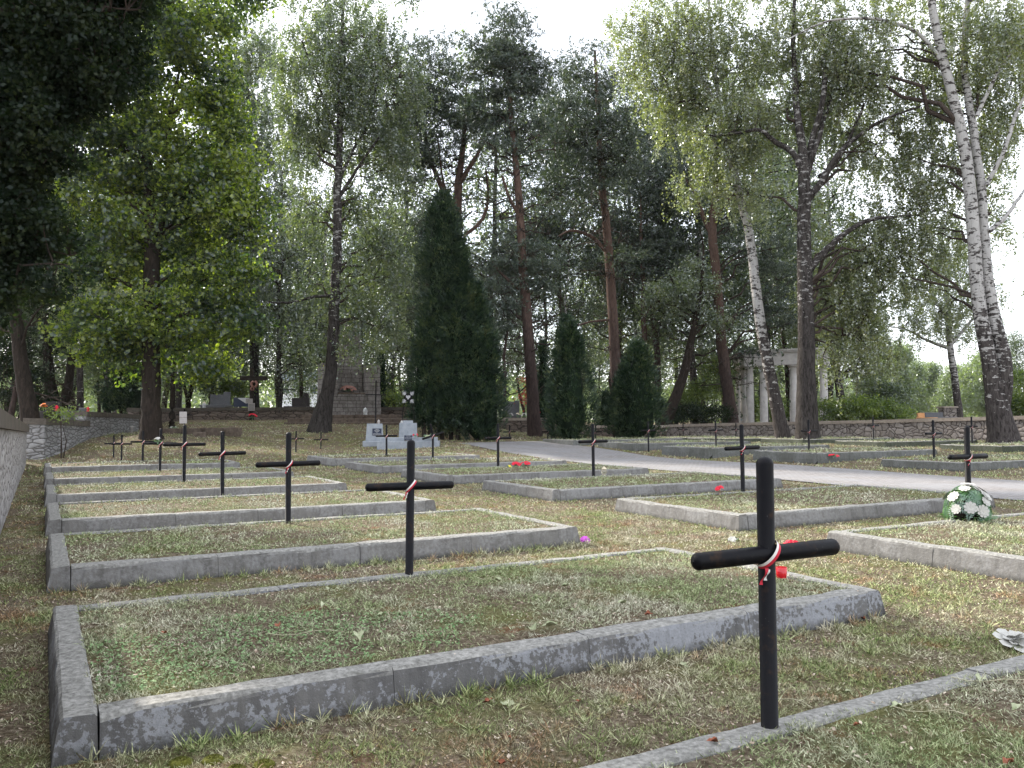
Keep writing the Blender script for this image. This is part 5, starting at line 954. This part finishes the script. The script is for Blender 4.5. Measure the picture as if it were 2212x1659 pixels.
for k in range(160):
    a = r.uniform(0, 6.283); mb.leaves(np.array([[math.cos(a)*r.uniform(.2, .36), math.sin(a)*r.uniform(.2, .36), r.uniform(.01, .07)]]), np.array([[math.cos(a)*.035, math.sin(a)*.035, .005]]), np.array([[-math.sin(a)*.007, math.cos(a)*.007, .004]]))
mb.build('fern_leaves', M['fern'], t, origin=(0, 0, 0))
for k, (a, e, s) in enumerate(((-112, 18, .10), (-84, 12, .105), (-48, 42, .11), (-20, 55, .10), (-160, 38, .10), (-95, 84, .11), (-130, 62, .09), (20, 30, .10), (75, 40, .10), (130, 35, .10), (-30, 15, .08), (-145, 14, .08), (-66, 30, .085))):
    a, e = math.radians(a), math.radians(e); d0 = np.array([math.cos(a)*math.cos(e), math.sin(a)*math.cos(e), math.sin(e)]); mb = MB(); flower(mb, d0*np.array([.30, .30, .40])+np.array([0, 0, .06]), d0, s*.82, 9, 3, curl=.3); mb.build('flower', M['petal_white'], t, origin=(0, 0, 0))
# paper notice on a thin post
t = T_('notice_post', 397, 985, 29, 'thin dark post with two weathered paper notices above the fifth left cross', 'notice', z=z1(*P(397, 985, 29)[:2])); L = lambda px, py: np.array(P(px, py, 29))-np.array(t.location); a = L(397, 884)
mb = MB(); mb.tube([(0, 0, -.2), (0, 0, a[2])], .028, 8); mb.build('post', M['black'], t, origin=(0, 0, 0)); mb = MB(); mb.tube([L(380, 896), L(414, 896.5)], .022, 8); mb.build('crossbar', M['black'], t, origin=(0, 0, 0))
for yy, mm in ((895.5, 'paper'), (908.5, 'paper')): c = L(397, yy); mb = MB(); mb.box((c[0], -.05, c[2]), (.27, .012, .21)); mb.build('paper_sheet', M[mm], t, origin=(0, 0, 0))
# ------------------------------------------------------------------ fallen leaves, one by one
def fallen(px, py, zz, size, mat, rz, seed, lab):
    dz = (px-CX)/FPX; D = (CAMH-zz)/((py-905)/FPX); x, y, _ = P(px, py, D); r = random.Random(seed); t = thing('fallen_leaf', (x, y, zz+.012), lab, 'leaf', 'fallen leaves lying on the grass'); t['_o'] = (0, 0, 0); t.rotation_euler = (r.uniform(-.25, .25), r.uniform(-.25, .25), rz)
    n = 12; out = []
    for k in range(n):
        a = 2*math.pi*k/n; rad = size*(.30+.22*abs(math.cos(a*2.5))+(.15 if k == 0 else 0)); out.append((math.cos(a)*rad*1.25, math.sin(a)*rad*.8, size*.35*abs(math.sin(a))*r.uniform(.5, 1.3)+r.uniform(-.004, .008)))
    mb = MB(); mb.add([(0, 0, 0)]+out, [(0, 1+k, 1+(k+1) % n) for k in range(n)], 0, True); mb.build('blade', mat, t, origin=(0, 0, 0)); mb = MB(); mb.tube([(-size*.3, 0, .002), (-size*.8, size*.05, .006), (-size*1.25, size*.2, .014)], [.0022, .0016, .001], 4); mb.build('stalk', M['reed'], t, origin=(0, 0, 0))
    return t
FL = [(366,1183,.2,.085,'d','pale fallen leaf on the second grave bed near its left end'),(460,1140,.2,.08,'d','pale leaf near the far edge of the second grave bed, left'),(715,1130,.2,.09,'d','leaf bunch lying on the second grave bed behind the ribboned cross'),(712,1272,.2,.09,'d','yellowish leaf near the back kerb of the large bed'),
 (700,1306,.2,.08,'d','whitish leaf in the middle left of the large bed'),(825,1328,.2,.075,'d','curled white leaf on the large bed left of centre'),(776,1372,.2,.12,'d','large pale torn leaf on the large bed'),(600,1350,.2,.07,'r','rust red leaf on the large bed'),(355,1366,.2,.06,'r','crumbled red petals on the large bed near the clover'),
 (1075,1253,.2,.08,'d','grey green leaf on the middle of the large bed'),(1222,1265,.2,.07,'d','curled leaf right of the middle of the large bed'),(1232,1318,.2,.06,'d','whitish leaf above the stalk on the large bed'),(1190,1350,.2,.11,'d','long pale leaf on the large bed near the front kerb'),(1150,1358,.2,.12,'d','torn green leaf by the front kerb of the large bed'),(1345,1302,.2,.09,'d','yellow green leaf on the right half of the large bed'),
 (1400,1326,.2,.06,'r','rusty leaf beside the front kerb at its right half'),(1095,1518,.0,.11,'d','large grey green leaf in front of the large kerb'),(1055,1510,.0,.06,'r','brown red leaf against the front kerb'),(1250,1510,.0,.05,'r','dark rust leaf in the gap before the nearest bed'),(1470,1475,.0,.055,'d','crumpled white leaf in the gap left of the nearest cross'),(1475,1435,.0,.07,'d','grey leaf against the kerb left of the nearest cross'),
 (895,1572,.0,.035,'r','small red petal on the ground before the kerb'),(1085,1640,.0,.05,'r','orange brown leaf at the bottom edge'),(1100,1585,.0,.03,'r','small rusty leaf near the bottom edge'),(545,1555,.0,.04,'r','brown leaf below the left half of the front kerb'),(1830,1490,.0,.05,'d','pale leaf in the gap right of the nearest cross'),(1865,1335,.0,.06,'r','tan leaf by the right end of the large bed'),(2120,1465,.2,.09,'d','green leaf on the nearest bed at the right edge'),(2200,1525,.2,.09,'d','dark green leaf at the right border'),(1940,1522,.2,.08,'d','long straw coloured leaf on the nearest bed'),(1540,1595,.2,.05,'r','tan leaf at the foot of the nearest cross'),(1850,1560,.2,.04,'r','small tan leaf on the nearest bed'),(2180,1640,.2,.06,'r','yellowish leaf in the lower right corner')]
for k, (px, py, zz, s, c, lab) in enumerate(FL): fallen(px, py, zz, s*.72, M['deadleaf'] if c == 'd' else M['rustleaf'], random.Random(k).uniform(0, 6.28), k, lab)
# loose straw stalks
sb = MB(); r = rs(9)
for px, py, zz, L, an in ((660,1368,.2,.45,.15),(470,1150,.2,.5,.2),(540,1180,.2,.5,0),(1215,1345,.2,.18,1.2),(1165,1345,.2,.3,.1),(1500,1560,.0,.2,2.2),(2010,1535,.2,.3,-.3),(2150,1470,.2,.4,-.2),(1060,1250,.2,.2,.3),(1290,1285,.2,.2,-.4),(1700,1510,.2,.25,-.9)):
    D = (CAMH-zz)/((py-905)/FPX); x, y, _ = P(px, py, D); q = np.linspace(-.5, .5, 6); sb.tube([(x+math.cos(an)*L*a, y+math.sin(an)*L*a, zz+.022+.012*math.sin(a*7)) for a in q], .0022, 4, cap=False)
tag(sb.build('straw_stalks', M['reed']), 'loose straw stalks lying on the grass', 'straw', kind='stuff')
# moss cushions
for k, (px, py, s) in enumerate(((390, 1635, .055), (460, 1630, .05), (570, 1640, .05), (510, 1650, .045))):
    D = CAMH/((py-905)/FPX); x, y, _ = P(px, py, D); t = thing('moss_cushion', (x, y, 0), ('yellow green moss cushion below the front kerb, leftmost', 'second moss cushion from the left below the kerb', 'rightmost moss cushion below the front kerb', 'moss cushion between the others at the bottom edge')[k], 'moss', 'moss cushions'); t['_o'] = (0, 0, 0)
    mb = MB(); mb.lathe((0, 0, 0), [(s, 0), (s*.9, .012), (s*.6, .02), (s*.2, .024)], 14); rr_ = rs(k); n = 500; a = rr_.uniform(0, 6.28, n); q = rr_.random(n)**.5*s; d = unit(np.column_stack([rr_.normal(0, .5, (n, 2)), np.ones(n)])); mb.leaves(np.column_stack([q*np.cos(a), q*np.sin(a), .022*(1-(q/s)**2)+.004]), d*.005, unit(np.cross(d, rr_.normal(0, 1, (n, 3))))*.0015); mb.build('moss', M['moss'], t, origin=(0, 0, 0))
# distant tree line closing the horizon
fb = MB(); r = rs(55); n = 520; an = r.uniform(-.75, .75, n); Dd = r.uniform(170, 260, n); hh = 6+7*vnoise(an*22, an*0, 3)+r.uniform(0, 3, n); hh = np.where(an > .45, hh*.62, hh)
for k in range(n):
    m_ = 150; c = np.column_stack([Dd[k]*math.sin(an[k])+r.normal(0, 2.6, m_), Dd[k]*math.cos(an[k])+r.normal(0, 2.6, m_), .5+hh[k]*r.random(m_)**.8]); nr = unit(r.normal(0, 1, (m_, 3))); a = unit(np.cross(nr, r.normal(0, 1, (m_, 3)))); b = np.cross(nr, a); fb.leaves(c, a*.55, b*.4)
tag(fb.build('distant_woods', M['l_hazed']), 'hazy distant line of trees closing the horizon', 'woods', kind='stuff')
# ------------------------------------------------------------------ air
hz = MB(); hz.box((0, 130, 21), (1400, 700, 48)); h = hz.build('haze', None if False else M['soil']); h.data.materials.clear()
hm = bpy.data.materials.new('haze_air'); hm.use_nodes = True; t_ = hm.node_tree; t_.nodes.remove(t_.nodes['Principled BSDF']); pv = t_.nodes.new('ShaderNodeVolumePrincipled'); pv.inputs['Density'].default_value = .00010; pv.inputs['Color'].default_value = (.9, .94, 1, 1); pv.inputs['Anisotropy'].default_value = .35
t_.links.new(pv.outputs[0], t_.nodes['Material Output'].inputs['Volume']); h.data.materials.append(hm); tag(h, 'thin bright haze in the air', 'haze', kind='stuff')
